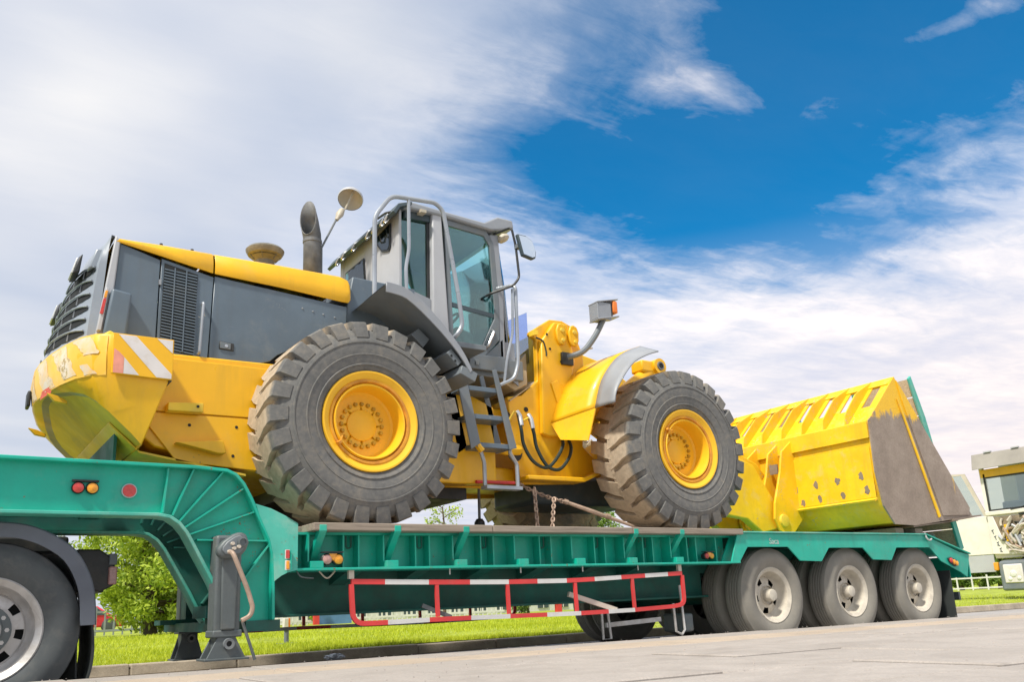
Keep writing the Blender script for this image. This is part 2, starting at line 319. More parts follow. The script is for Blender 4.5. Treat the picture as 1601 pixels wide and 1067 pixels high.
# ------------------------------------------------------------------ mesh builder
WO = {}
class MB:
    def __init__(s): s.v = []; s.f = []; s.mi = []; s.cur = 0
    def add(s, vs, fs):
        k = len(s.v); s.v += [Vector(v) for v in vs]
        for f in fs: s.f.append([i+k for i in f]); s.mi.append(s.cur)
        return s
    def box(s, x0, x1, y0, y1, z0, z1):
        return s.add([(x0,y0,z0),(x1,y0,z0),(x1,y1,z0),(x0,y1,z0),(x0,y0,z1),(x1,y0,z1),(x1,y1,z1),(x0,y1,z1)],
                     [(0,3,2,1),(4,5,6,7),(0,1,5,4),(1,2,6,5),(2,3,7,6),(3,0,4,7)])
    def prism(s, pts, a, b, ax='y'):
        n = len(pts)
        def P(p, t):
            return (p[0], t, p[1]) if ax == 'y' else ((t, p[0], p[1]) if ax == 'x' else (p[0], p[1], t))
        vs = [P(p, a) for p in pts]+[P(p, b) for p in pts]
        fs = [tuple(range(n)), tuple(range(2*n-1, n-1, -1))]+[(i, (i+1) % n, n+(i+1) % n, n+i) for i in range(n)]
        return s.add(vs, fs)
    def bar(s, p, q, w, h, up=(0, 0, 1)):
        p = Vector(p); q = Vector(q); d = (q-p).normalized(); u = Vector(up)
        if abs(d.dot(u)) > .98: u = Vector((1, 0, 0))
        a = d.cross(u).normalized()*w/2; b = a.cross(d).normalized()*h/2
        vs = [p-a-b, p+a-b, p+a+b, p-a+b, q-a-b, q+a-b, q+a+b, q-a+b]
        return s.add(vs, [(0,3,2,1),(4,5,6,7),(0,1,5,4),(1,2,6,5),(2,3,7,6),(3,0,4,7)])
    def tube(s, path, r, n=8, closed=False):
        P = [Vector(p) for p in path]; m = len(P)
        rs = r if isinstance(r, (list, tuple)) else [r]*m
        T = []
        for i in range(m):
            a = P[(i-1) % m] if (closed or i > 0) else P[i]; b = P[(i+1) % m] if (closed or i < m-1) else P[i]
            T.append((b-a).normalized())
        ref = Vector((0, 0, 1)) if abs(T[0].z) < .9 else Vector((1, 0, 0))
        u = T[0].cross(ref).normalized(); vs = []
        for i in range(m):
            u = (u-T[i]*u.dot(T[i])).normalized(); w = T[i].cross(u)
            for k in range(n):
                a = 2*math.pi*k/n; vs.append(P[i]+(u*math.cos(a)+w*math.sin(a))*rs[i])
        fs = []
        for i in range(m if closed else m-1):
            j = (i+1) % m
            for k in range(n): fs.append((i*n+k, i*n+(k+1) % n, j*n+(k+1) % n, j*n+k))
        if not closed: fs += [tuple(range(n-1, -1, -1)), tuple(range((m-1)*n, m*n))]
        return s.add(vs, fs)
    def lathe(s, prof, c, ax=(0, 1, 0), n=32, sx=1., sz=1.):
        # prof: (r, t) along axis ; t measured from c
        A = Vector(ax).normalized(); ref = Vector((0, 0, 1)) if abs(A.z) < .9 else Vector((1, 0, 0))
        u = A.cross(ref).normalized(); w = A.cross(u); c = Vector(c); vs = []; m = len(prof)
        for r, t in prof:
            r = max(r, 1e-4)
            for k in range(n):
                a = 2*math.pi*k/n; vs.append(c+A*t+u*(math.cos(a)*r*sx)+w*(math.sin(a)*r*sz))
        fs = [(i*n+k, i*n+(k+1) % n, (i+1)*n+(k+1) % n, (i+1)*n+k) for i in range(m-1) for k in range(n)]
        return s.add(vs, fs)
    def cyl(s, p, q, r, n=16):
        p = Vector(p); q = Vector(q); L = (q-p).length
        return s.lathe([(0, 0), (r, 0), (r, L), (0, L)], p, q-p, n)
    def grid(s, rows):
        m = len(rows); n = len(rows[0])
        return s.add([p for r in rows for p in r], [(i*n+j, i*n+j+1, (i+1)*n+j+1, (i+1)*n+j) for i in range(m-1) for j in range(n-1)])
    def slab(s, rows, off):
        # closed sheet: grid + offset copy
        off = Vector(off); m = len(rows); n = len(rows[0])
        A = [Vector(p) for r in rows for p in r]; B = [p+off for p in A]; k = len(A); fs = []
        for i in range(m-1):
            for j in range(n-1):
                q = (i*n+j, i*n+j+1, (i+1)*n+j+1, (i+1)*n+j); fs.append(q); fs.append(tuple(k+x for x in q[::-1]))
        bd = [(j) for j in range(n)]+[i*n+n-1 for i in range(1, m)]+[(m-1)*n+j for j in range(n-2, -1, -1)]+[i*n for i in range(m-2, 0, -1)]
        for a, b in zip(bd, bd[1:]+bd[:1]): fs.append((b, a, k+a, k+b))
        return s.add(A+B, fs)
    def build(s, name, m, parent=None, bevel=0, solid=0, origin=None, smooth=35, seg=2):
        org = Vector(origin) if origin is not None else (WO[parent.name] if parent else Vector((0, 0, 0)))
        me = bpy.data.meshes.new(name)
        bm = bmesh.new(); vv = [bm.verts.new(v-org) for v in s.v]
        for f, mi in zip(s.f, s.mi):
            try: fc = bm.faces.new([vv[i] for i in f]); fc.material_index = mi
            except ValueError: pass
        bmesh.ops.remove_doubles(bm, verts=bm.verts, dist=2e-5)
        bmesh.ops.recalc_face_normals(bm, faces=bm.faces)
        bm.to_mesh(me); bm.free()
        for mm in (m if isinstance(m, (list, tuple)) else [m]): me.materials.append(M[mm] if isinstance(mm, str) else mm)
        if smooth:
            me.shade_smooth(); me.set_sharp_from_angle(angle=R(smooth))
        o = bpy.data.objects.new(name, me); col.objects.link(o); WO[o.name] = org
        if parent:
            o.parent = parent; o.location = org-WO[parent.name]
        else: o.location = org
        if solid:
            md = o.modifiers.new('solid', 'SOLIDIFY'); md.thickness = solid; md.offset = 0
        if bevel:
            md = o.modifiers.new('bevel', 'BEVEL'); md.width = bevel; md.segments = seg; md.limit_method = 'ANGLE'; md.angle_limit = R(40)
            md.harden_normals = False
        return o
def tag(o, label=None, cat=None, group=None, kind=None):
    if label: o['label'] = label
    if cat: o['category'] = cat
    if group: o['group'] = group
    if kind: o['kind'] = kind
    return o
def thing(name, loc, label, cat, group=None):
    o = bpy.data.objects.new(name, None); o.empty_display_size = .2; col.objects.link(o); o.location = loc
    WO[o.name] = Vector(loc); return tag(o, label, cat, group)
def copy_tree(o, parent=None, delta=None):
    c = o.copy(); col.objects.link(c)
    if parent is not None: c.parent = parent
    WO[c.name] = WO[o.name].copy()
    for ch in list(o.children): copy_tree(ch, c)
    return c
def text_mesh(name, txt, size, matw, m, parent, ext=.0015):
    cu = bpy.data.curves.new(name, 'FONT'); cu.body = txt; cu.size = size; cu.extrude = ext; cu.align_x = 'CENTER'; cu.align_y = 'CENTER'
    o = bpy.data.objects.new(name+'_src', cu); col.objects.link(o)
    dg = bpy.context.evaluated_depsgraph_get(); me = bpy.data.meshes.new_from_object(o.evaluated_get(dg))
    bpy.data.objects.remove(o); bpy.data.curves.remove(cu)
    me.materials.append(M[m]) if not me.materials else None
    q = bpy.data.objects.new(name, me); col.objects.link(q); WO[q.name] = Vector(matw.translation)
    q.parent = parent
    mw = matw.copy(); mw.translation = matw.translation-WO[parent.name]; q.matrix_local = mw
    return q
def smooth_path(pts, n=6):
    P = [Vector(p) for p in pts]; out = []
    for i in range(len(P)-1):
        a = P[max(i-1, 0)]; b = P[i]; c = P[i+1]; d = P[min(i+2, len(P)-1)]
        for k in range(n):
            t = k/n
            out.append(.5*((2*b)+(c-a)*t+(2*a-5*b+4*c-d)*t*t+(3*b-a-3*c+d)*t**3))
    out.append(P[-1]); return out
def bend(pts, r=.05, n=5):
    P = [Vector(p) for p in pts]; out = [P[0]]
    for i in range(1, len(P)-1):
        a, b, c = P[i-1], P[i], P[i+1]
        ra = min(r, (a-b).length*.45, (c-b).length*.45)
        p = b+(a-b).normalized()*ra; q = b+(c-b).normalized()*ra
        for k in range(n+1):
            t = k/n; out.append(p*(1-t)**2+b*2*t*(1-t)+q*t*t)
    out.append(P[-1]); return out

# ================================================================== SETTING
GZ = 0.0
def kerb_y(x): return 3.22-.065*x
road = MB()
road.add([(-60,-60,0),(140,-60,0),(140,kerb_y(140)+12,0),(140,60,0),(-60,60,0)], [(0,1,2,3,4)])
tag(road.build('road', 'road', smooth=0), kind='structure')
# far ground, a larger sheet below that runs to the horizon
fg = MB(); fg.add([(-1500,-1500,-.01),(1500,-1500,-.01),(1500,1500,-.01),(-1500,1500,-.01)], [(0,1,2,3)])
tag(fg.build('far_ground', 'soil', smooth=0), kind='structure')
# raised pavement the photograph was taken from
PZ = .2
def pave_y(x): return -.48-.154*x if x > -2.45 else -.10
pv = MB()
edge = [(x, pave_y(x)-.50) for x in (-9,-2.45,0,3,6,10,16,30)]
pv.prism([(-9,-14),(30,-14)]+[(x, y) for x, y in edge[::-1]], 0.005, PZ-.035, 'z')
pavement = tag(pv.build('pavement', 'road', smooth=0), kind='structure')
# slabs, row by row, following the edge
def slab_piece(x0, x1, d0, d1, m, h):
    g = .007; b = MB()
    pts = [(x0+g, pave_y(x0+g)-d0-g), (x1-g, pave_y(x1-g)-d0-g), (x1-g, pave_y(x1-g)-d1+g), (x0+g, pave_y(x0+g)-d1+g)]
    b.prism(pts, PZ-.034, PZ+h, 'z')
    return b.build(('slab' if m != 'kerb' else 'edge_stone'), m, pavement, bevel=.006, seg=1, smooth=0)
x = -5.0
while x < 11:
    slab_piece(x, x+1.0, -.0, .45, 'slab', random.uniform(-.006, .002)); x += 1.0
# the edge stones stand down to the road
ed = MB()
x0s = [-9,-2.45,0,3,6,10,16,30]
for a, b in zip(x0s, x0s[1:]):
    ed.add([(a,pave_y(a),0),(b,pave_y(b),0),(b,pave_y(b),PZ-.036),(a,pave_y(a),PZ-.036),(a,pave_y(a)-.5,0),(b,pave_y(b)-.5,0),(b,pave_y(b)-.5,PZ-.036),(a,pave_y(a)-.5,PZ-.036)],
           [(0,1,2,3),(4,7,6,5),(3,2,6,7),(0,4,5,1),(0,3,7,4),(1,5,6,2)])
ed.build('edge_bed', 'kerb', pavement, smooth=0)
row = [(.45, .98, 'slabtan', .9), (.98, 1.62, 'slab', 1.3), (1.62, 2.24, 'slab', 1.3), (2.24, 2.86, 'slab', 1.3), (2.86, 3.5, 'slab', 1.3), (3.5, 4.6, 'slab', 1.7)]
for k, (d0, d1, m, L) in enumerate(row):
    x = -4.6+(.5*L if k % 2 else 0)
    while x < (11 if k < 3 else 6.5):
        slab_piece(x, x+L, d0, d1, m, random.uniform(-.006, .006) if k else random.uniform(-.005, .001)); x += L
gb = MB(); rg_ = random.Random(77)
for i in range(420):
    x = rg_.uniform(-2.2, 7.5); d = rg_.random()**1.6*3.4+.02; y = pave_y(x)-d; r_ = rg_.uniform(.0025, .006)
    k = len(gb.v); z = PZ+.004
    gb.v += [Vector((x+r_, y, z)), Vector((x-r_*.6, y+r_*.8, z)), Vector((x-r_*.6, y-r_*.8, z)), Vector((x, y, z+r_*1.2))]
    for f in ((0, 1, 3), (1, 2, 3), (2, 0, 3)): gb.f.append([k+q for q in f]); gb.mi.append(0)
tag(gb.build('grit', 'slab', pavement, smooth=0), kind='stuff')
# kerb stones along the lawn
kerb = tag(MB().add([(-12,kerb_y(-12)+.02,-.005),(30,kerb_y(30)+.02,-.005),(30,kerb_y(30)+.13,-.005),(-12,kerb_y(-12)+.13,-.005),
                     (-12,kerb_y(-12)+.02,.06),(30,kerb_y(30)+.02,.06),(30,kerb_y(30)+.13,.06),(-12,kerb_y(-12)+.13,.06)],
                    [(0,3,2,1),(4,5,6,7),(0,1,5,4),(1,2,6,5),(2,3,7,6),(3,0,4,7)]).build('kerb', 'kerb', smooth=0), kind='structure')
x = -6.0
while x < 24:
    a, b = x+.006, x+.994; dy = random.uniform(-.004, .004); h = .108+random.uniform(-.004, .003)
    q = MB().add([(a,kerb_y(a)+dy,0),(b,kerb_y(b)+dy,0),(b,kerb_y(b)+.15,0),(a,kerb_y(a)+.15,0),(a,kerb_y(a)+dy+.012,h),(b,kerb_y(b)+dy+.012,h),(b,kerb_y(b)+.15,h),(a,kerb_y(a)+.15,h)],
                 [(0,3,2,1),(4,5,6,7),(0,1,5,4),(1,2,6,5),(2,3,7,6),(3,0,4,7)])
    q.build('kerb_stone', 'kerb', kerb, bevel=.012, seg=2, smooth=0); x += 1.0
# lawn
lw = MB()
xs = [-30+i*2.5 for i in range(77)]; rows = []
for d in (.152, .4, 1.0, 3, 6, 10, 14, 22, 30, 45, 80, 160):
    rows.append([(x, kerb_y(x)+d, .095+.02*math.sin(x*.7+d)+.012*min(d, 3)) for x in xs])
lw.grid(rows)
lawn = tag(lw.build('lawn', 'soil', smooth=60), kind='structure')
def grass():
    b = MB(); rnd = random.Random(3)
    def blade(x, y, z, h, w):
        a = rnd.uniform(0, 6.28); l = rnd.uniform(-.6, .6)*h; l2 = rnd.uniform(-.6, .6)*h
        dx, dy = math.cos(a)*w, math.sin(a)*w
        b.v += [Vector((x-dx, y-dy, z)), Vector((x+dx, y+dy, z)), Vector((x+l, y+l2, z+h))]
        k = len(b.v); b.f.append([k-3, k-2, k-1]); b.mi.append(0)
    for i in range(95000):
        u = rnd.random(); d = .16+14*u**1.7
        if rnd.random() < .8: x = rnd.uniform(-2.6, 5+d*.9)
        else: x = rnd.uniform(5, 22)
        y = kerb_y(x)+d; z = .095+.02*math.sin(x*.7+d)+.012*min(d, 3)-.004
        edge = 1 if d > .3 else 1.15
        blade(x, y, z, rnd.uniform(.02, .055)*edge*(1+.05*d), rnd.uniform(.003, .006)*(1+.10*d))
    me = bpy.data.meshes.new('grass'); me.from_pydata([tuple(v) for v in b.v], [], b.f); me.materials.append(M['grass'])
    o = bpy.data.objects.new('grass', me); col.objects.link(o); tag(o, kind='stuff')
grass()

# ================================================================== TREES
def leaf_cloud(clumps, n, size, rnd, droop=.3):
    b = MB()
    tot = sum(c[3]**2 for c in clumps)
    for (cx, cy, cz, r) in clumps:
        for i in range(int(n*r*r/tot)):
            d = Vector((rnd.gauss(0, 1), rnd.gauss(0, 1), rnd.gauss(0, 1))).normalized()*r*rnd.uniform(.35, 1.05)
            p = Vector((cx, cy, cz))+Vector((d.x, d.y, d.z*.8-droop*rnd.random()*r*.4))
            a = Vector((rnd.gauss(0, 1), rnd.gauss(0, 1), rnd.gauss(0, 1)-droop)).normalized()*size*rnd.uniform(.6, 1.3)
            c = a.cross(Vector((rnd.gauss(0, 1), rnd.gauss(0, 1), rnd.gauss(0, 1)))).normalized()*size*.42
            k = len(b.v); b.v += [p-a*.5, p+c*.5, p+a*.5, p-c*.5]; b.f.append([k, k+1, k+2, k+3]); b.mi.append(0)
    return b
def tree(name, x, y, h, spread, label, leaf='leaf', bark='bark', n=9000, size=.16, trunk_r=.14, crown_lo=.25, group='trees and bushes beyond the road', seed=1, clear=.3, nclump=34):
    rnd = random.Random(seed); z0 = .12
    t = thing(name, (x, y, z0), label, 'tree', group)
    b = MB(); th = h*clear+.25*h
    b.tube([(x, y, z0-.1), (x+.03*h*rnd.uniform(-1, 1), y, z0+h*clear*.6), (x+.03*h*rnd.uniform(-1, 1), y, z0+th), (x, y, z0+h*.9)], [trunk_r*1.25, trunk_r, trunk_r*.7, .02], 8)
    cl = []
    for i in range(nclump):
        u = i/(nclump-1); zz = z0+h*(crown_lo+(1-crown_lo)*u)
        rad = spread*math.sin(math.pi*min(1, .18+.80*u))**.7*rnd.uniform(.25, 1)
        a = rnd.uniform(0, 6.283); cx, cy = x+rad*math.cos(a), y+rad*math.sin(a)
        cl.append((cx, cy, zz, rnd.uniform(.16, .30)*spread))
        if i % 2 == 0:
            zb = z0+h*clear+u*.45*h
            b.tube([(x, y, zb), (x+(cx-x)*.5, y+(cy-y)*.5, zb+(zz-zb)*.6), (cx, cy, zz)], [trunk_r*.4, trunk_r*.25, .012], 5)
    b.build('trunk', bark, t)
    leaf_cloud(cl, n, size, rnd).build('crown', leaf, t, smooth=0)
    return t
tree('leafy_tree', 2.75, 20.5, 4.0, 2.35, 'broad bright green weeping tree behind the grass, seen under the gooseneck', n=30000, size=.16, trunk_r=.17, crown_lo=.09, clear=.14, seed=4, nclump=70)
tree('leafy_tree', -.2, 22.5, 3.3, 1.3, 'smaller green tree farther left beside the broad weeping tree, behind the truck mudflap', leaf='leafdark', n=9000, size=.15, crown_lo=.15, clear=.2, seed=9)
tree('young_tree', 4.6, 27.5, 3.4, 1.3, 'pale trunked young tree to the right of the weeping tree behind the landing leg', leaf='leafdark', bark='palebark', n=7000, size=.15, trunk_r=.16, crown_lo=.28, clear=.3, seed=12)
tree('sapling', 11.9, 19.8, 4.2, 1.15, 'sparse young sapling with bare twigs seen between the loader wheels', n=900, size=.12, trunk_r=.05, crown_lo=.55, clear=.5, seed=21, nclump=22)
tree('shady_tree', 46.0, 20.8, 2.3, 1.25, 'round green tree far off under the open door of the dump truck, leftmost of three', leaf='leafdark', n=7000, size=.22, trunk_r=.12, crown_lo=.16, clear=.18, seed=31, nclump=36)
tree('shady_tree', 50.0, 21.8, 2.9, 1.50, 'tallest of the three green trees far off left of the dump truck bumper', leaf='leaf', n=7000, size=.22, trunk_r=.12, crown_lo=.16, clear=.18, seed=32, nclump=36)
tree('shady_tree', 47.0, 19.2, 2.2, 1.30, 'low green tree far off, half hidden by the dump truck bumper', leaf='leafdark', n=7000, size=.22, trunk_r=.12, crown_lo=.16, clear=.18, seed=33, nclump=36)
tree('round_bush', 9.4, 24.5, 1.6, .62, 'round clipped green bush by the blue panel across the grass', n=3500, size=.09, trunk_r=.05, crown_lo=.1, clear=.1, seed=41, nclump=26)
tree('round_bush', 18.3, 24.0, 1.9, 1.0, 'loose green bush behind the white pickets, left of the trailer wheels', leaf='leafdark', n=3500, size=.12, trunk_r=.05, crown_lo=.1, clear=.1, seed=43, nclump=26)
tree('round_bush', 24.0, 25.0, 4.3, 1.6, 'green roadside bush showing in the gap before the front loader wheel', leaf='leafdark', n=4500, size=.16, trunk_r=.06, crown_lo=.2, clear=.2, seed=45, nclump=26)

# ================================================================== BACKGROUND THINGS
# street lamp far left
s = thing('street_lamp', (.75, 24.0, .1), 'slender pale street lamp post beside the tree left of the gooseneck', 'lamp')
MB().tube([(.75, 24, .1), (.75, 24, 3.4), (.78, 24, 5.2)], [.06, .05, .04], 8).build('post', 'cabwhite', s)
MB().tube([(.78, 24, 5.2), (1.0, 23.9, 5.35), (1.5, 23.7, 5.38)], .03, 6).build('arm', 'cabwhite', s)
MB().lathe([(0, 0), (.09, .02), (.12, .2), (.08, .42), (0, .46)], (1.4, 23.72, 5.38), (1, -.3, 0), 10, sz=.5).build('lamp_head', 'cabwhite', s)
# picket fences
def picket_fence(name, x0, x1, y0, y1, h, gap, label, m='white', z=.1, w=.05):
    L = math.hypot(x1-x0, y1-y0); t = thing(name, ((x0+x1)/2, (y0+y1)/2, z), label, 'fence', 'fences across the grass')
    dx, dy = (x1-x0)/L, (y1-y0)/L; n = int(L/gap)
    for hz in (.18, .82):
        MB().bar((x0, y0, z+h*hz), (x1, y1, z+h*hz), .05, .07).build('rail', m, t, smooth=0)
    me = None
    for i in range(n+1):
        px, py = x0+dx*i*gap, y0+dy*i*gap
        if me is None:
            b = MB(); b.box(-w/2, w/2, -.02, .02, 0, h); o = b.build('picket', m, None, origin=(0, 0, 0), smooth=0); me = o.data
        else:
            o = bpy.data.objects.new('picket', me); col.objects.link(o)
        o.parent = t; o.location = Vector((px, py, z))-WO[t.name]; o.rotation_euler.z = math.atan2(dy, dx)
    return t
picket_fence('picket_fence', 5.2, 8.4, 22.6, 22.9, .95, .17, 'white picket fence left of the blue panel across the grass')
picket_fence('picket_fence', 10.2, 16.0, 23.2, 22.4, 1.05, .19, 'long white picket fence right of the blue panel, behind the red striped guard')
picket_fence('railing_fence', -1.5, 4.6, 26.0, 26.0, .95, .28, 'grey railing fence behind the weeping tree trunk', m='tube')
picket_fence('railing_fence', 43.0, 43.0, 20.2, 16.1, 0.8, .8, 'white railing fence far off at the right behind the trailer tail', w=.07)
# white low building
bl = thing('low_building', (14, 29.0, .1), 'long low white building across the grass, seen beneath the trailer', 'building')
MB().box(9.4, 25.5, 28.5, 33, .1, 2.0).build('wall', 'wall', bl, smooth=0)
MB().box(9.2, 25.7, 28.2, 33.2, 2.0, 2.12).build('roof', 'rooftile', bl, smooth=0)
wm = None
for i in range(13):
    x = 10.0+i*1.2; w = MB().box(x, x+.62, 28.46, 28.5, .28, 1.3).build('window', 'slate_dark', bl, smooth=0)
    MB().box(x+.29, x+.33, 28.43, 28.455, .28, 1.3).build('mullion', 'white', w, smooth=0)
b2 = thing('gatehouse', (6.2, 26.5, .1), 'small pale gatehouse with two louvred windows left of the red post', 'building')
MB().box(4.9, 8.2, 26, 28.6, .1, 1.55).build('wall', 'cabwhite', b2, smooth=0)
MB().box(4.75, 8.35, 25.8, 28.8, 1.55, 1.65).build('roof', 'rooftile', b2, smooth=0)
for z in (.55, .95): MB().box(7.2, 7.85, 25.96, 26, z, z+.22).build('window', 'slate_dark', b2, smooth=0)
g = thing('red_gate_post', (8.55, 22.8, .1), 'thick red painted post between white pickets and blue panel', 'post', 'red gate posts')
MB().box(8.45, 8.65, 22.75, 22.9, .1, 1.15).build('post_body', 'red', g, bevel=.02)
MB().box(8.43, 8.67, 22.73, 22.92, 1.15, 1.2).build('cap', 'cream', g, bevel=.01)
g = thing('blue_panel', (9.2, 23.2, .1), 'plain blue panel board standing on the lawn beside the red post', 'panel')
MB().box(8.75, 10.0, 23.15, 23.2, .12, .95).build('board', 'bluepanel', g, smooth=0)
for x in (8.8, 9.92): MB().box(x, x+.05, 23.2, 23.25, .1, 1.0).build('leg', 'tube', g, smooth=0)
g = thing('red_gate_post', (19.2, 23.2, .1), 'thin red post among the white pickets near the trailer wheels', 'post', 'red gate posts')
MB().box(19.1, 19.35, 23.1, 23.3, .1, 1.3).build('post_body', 'red', g, bevel=.02)
MB().box(19.08, 19.37, 23.08, 23.32, 1.3, 1.36).build('cap', 'cream', g, bevel=.01)
# parked red car far behind the tree trunk
c = thing('parked_car', (3.6, 38, .1), 'red parked car behind the weeping tree trunk', 'car')
MB().prism([(1.4,.35),(1.5,.72),(2.2,.85),(2.7,1.25),(3.9,1.28),(4.5,.88),(5.0,.80),(5.1,.35)], 37.2, 38.8).build('body', 'carred', c, bevel=.08)
MB().prism([(2.35,.88),(2.78,1.2),(3.2,1.22),(3.2,.88)], 37.17, 37.19).build('window', 'slate_dark', c, smooth=0)
MB().prism([(3.28,.88),(3.28,1.22),(3.85,1.22),(4.3,.88)], 37.17, 37.19).build('window', 'slate_dark', c, smooth=0)
for x in (2.1, 4.4): MB().lathe([(0,0),(.2,0),(.3,.03),(.32,.2),(0,.2)], (x, 37.12, .42), (0,1,0), 16).build('wheel', 'rubber', c)
# marker post on the lawn
g = thing('marker_post', (1.39, 5.7, .13), 'short white and red marker post on a grey base on the grass', 'post')
MB().cyl((1.39, 5.7, .12), (1.39, 5.7, .30), .032, 14).build('stem', 'postgrey', g)
MB().box(1.345, 1.405, 5.66, 5.74, .30, .455).build('white_band', 'stickerwhite', g, bevel=.006)
MB().box(1.405, 1.43, 5.66, 5.74, .30, .455).build('red_band', 'orange', g, bevel=.006)
MB().box(1.28, 1.50, 5.6, 5.8, .11, .135).build('foot_plate', 'postgrey', g, bevel=.005)
# crumpled litter in the gutter
rb = bmesh.new(); bmesh.ops.create_icosphere(rb, subdivisions=3, radius=.075)
for v in rb.verts: v.co *= random.uniform(.6, 1.15); v.co.z *= .5; v.co.x *= 1.5
me = bpy.data.meshes.new('litter_bag'); rb.to_mesh(me); rb.free(); me.materials.append(M['cabwhite'])
o = bpy.data.objects.new('litter_bag', me); col.objects.link(o); o.location = (.95, 3.02, .045)
tag(o, 'crumpled pale plastic bag lying in the gutter against the kerb', 'litter')

# ================================================================== WHEEL BUILDERS
def loader_wheel(parent, c):
    """axle along +Y, outer face at y=0, hub centre c (world)."""
    cx, cy, cz = c
    b = MB()
    b.lathe([(.392, .012), (.396, .028), (.385, .05)], (cx, cy, cz), n=64)
    b.lathe([(.385, .05), (.380, .012), (.392, .012)], (cx, cy, cz), n=64)
    b.lathe([(.380, .012), (.352, .030), (.330, .040)], (cx, cy, cz), n=64)
    b.lathe([(.300, .050), (.290, .030), (.280, .034), (.272, .06), (.268, .15), (.262, .185), (.245, .200), (.20, .203)], (cx, cy, cz), n=64)
    b.lathe([(.20, .203), (.125, .205)], (cx, cy, cz), n=48)
    b.lathe([(.125, .205), (.122, .194), (.115, .190), (0, .188)], (cx, cy, cz), n=40)
    b.lathe([(.262, .21), (.29, .40), (.385, .55), (.395, .59)], (cx, cy, cz), n=48)
    w = b.build('wheel', 'rim_yellow', parent, origin=c)
    l = MB(); l.lathe([(.334, .040), (.330, .030), (.312, .032), (.306, .046), (.300, .055)], (cx, cy, cz), n=64)
    l.build('lock_ring', 'lock_orange', w)
    bo = MB()
    for i in range(20):
        a = 2*math.pi*i/20; p = Vector((cx+.17*math.cos(a), cy+.203, cz+.17*math.sin(a)))
        bo.lathe([(0, -.022), (.014, -.022), (.017, -.010), (.019, .0)], p, n=6)
    o = bo.build('wheel_bolts', 'bolt_yellow', w); o['kind'] = 'stuff'
    va = MB(); a = 3.75
    va.bar((cx+.30*math.cos(a), cy+.028, cz+.30*math.sin(a)), (cx+.335*math.cos(a), cy+.022, cz+.335*math.sin(a)), .05, .02)
    va.tube([(cx+.31*math.cos(a), cy+.02, cz+.31*math.sin(a)), (cx+.27*math.cos(a-.1), cy+.015, cz+.27*math.sin(a-.1))], .007, 6)
    va.build('valve_lock', 'lock_orange', w)
    t = MB(); n = 96
    prof = [(.385, .045), (.41, .022), (.45, .006), (.52, -.006), (.59, -.010), (.635, -.006), (.655, .004), (.672, .012), (.70, .022), (.735, .05), (.748, .10), (.752, .3)]
    prof = prof+[(r, .6-y) for r, y in prof[::-1][1:]]
    t.lathe(prof, (cx, cy, cz), n=n)
    # raised ring moulded in the sidewall
    t.lathe([(.612, -.004), (.616, -.014), (.626, -.013), (.630, -.002)], (cx, cy, cz), n=n)
    t.lathe([(.432, .012), (.436, .002), (.446, -.002), (.452, .004)], (cx, cy, cz), n=n)
    t.lathe([(.515, -.004), (.519, -.010), (.524, -.010), (.528, -.006)], (cx, cy, cz), n=n)
    nl = 26; rnd = random.Random(5)
    for side in (0, 1):
        for i in range(nl):
            a0 = 2*math.pi*(i+.5*side)/nl; pw = 2*math.pi/nl
            js = rnd.uniform(-.02, .02)
            secs = [(.662, -.002, -.02, .62), (.715, .004, .0, .62), (.785, .022, .02, .62), (.797, .045, .05, .64), (.801, .13, .16, .68), (.803, .20, .34, .72), (.803, .315, .52, .80)]
            vs = []; rb = .70
            for r, y, sk, wd in secs:
                yy = y if side == 0 else .6-y
                aa = a0+(sk+js)*pw; h = wd*pw/2
                for q in (-1, 1):
                    vs.append((cx+r*math.cos(aa+q*h), cy+yy, cz+r*math.sin(aa+q*h)))
                for q in (-1, 1):
                    rr = min(r-.02, .735) if y > .02 else r-.012
                    yb = y+(.02 if y < .03 else 0); yb = yb if side == 0 else .6-yb
                    vs.append((cx+rr*math.cos(aa+q*h*1.14), cy+yb, cz+rr*math.sin(aa+q*h*1.14)))
            fs = []
            for k in range(len(secs)-1):
                A = k*4; B = A+4
                fs += [(A, A+1, B+1, B), (A, B, B+2, A+2), (A+1, A+3, B+3, B+1)]
            fs += [(0, 2, 3, 1), (len(vs)-4, len(vs)-3, len(vs)-1, len(vs)-2)]
            t.add(vs, fs)
    t.build('tyre', 'loadertyre', w, smooth=38)
    return w

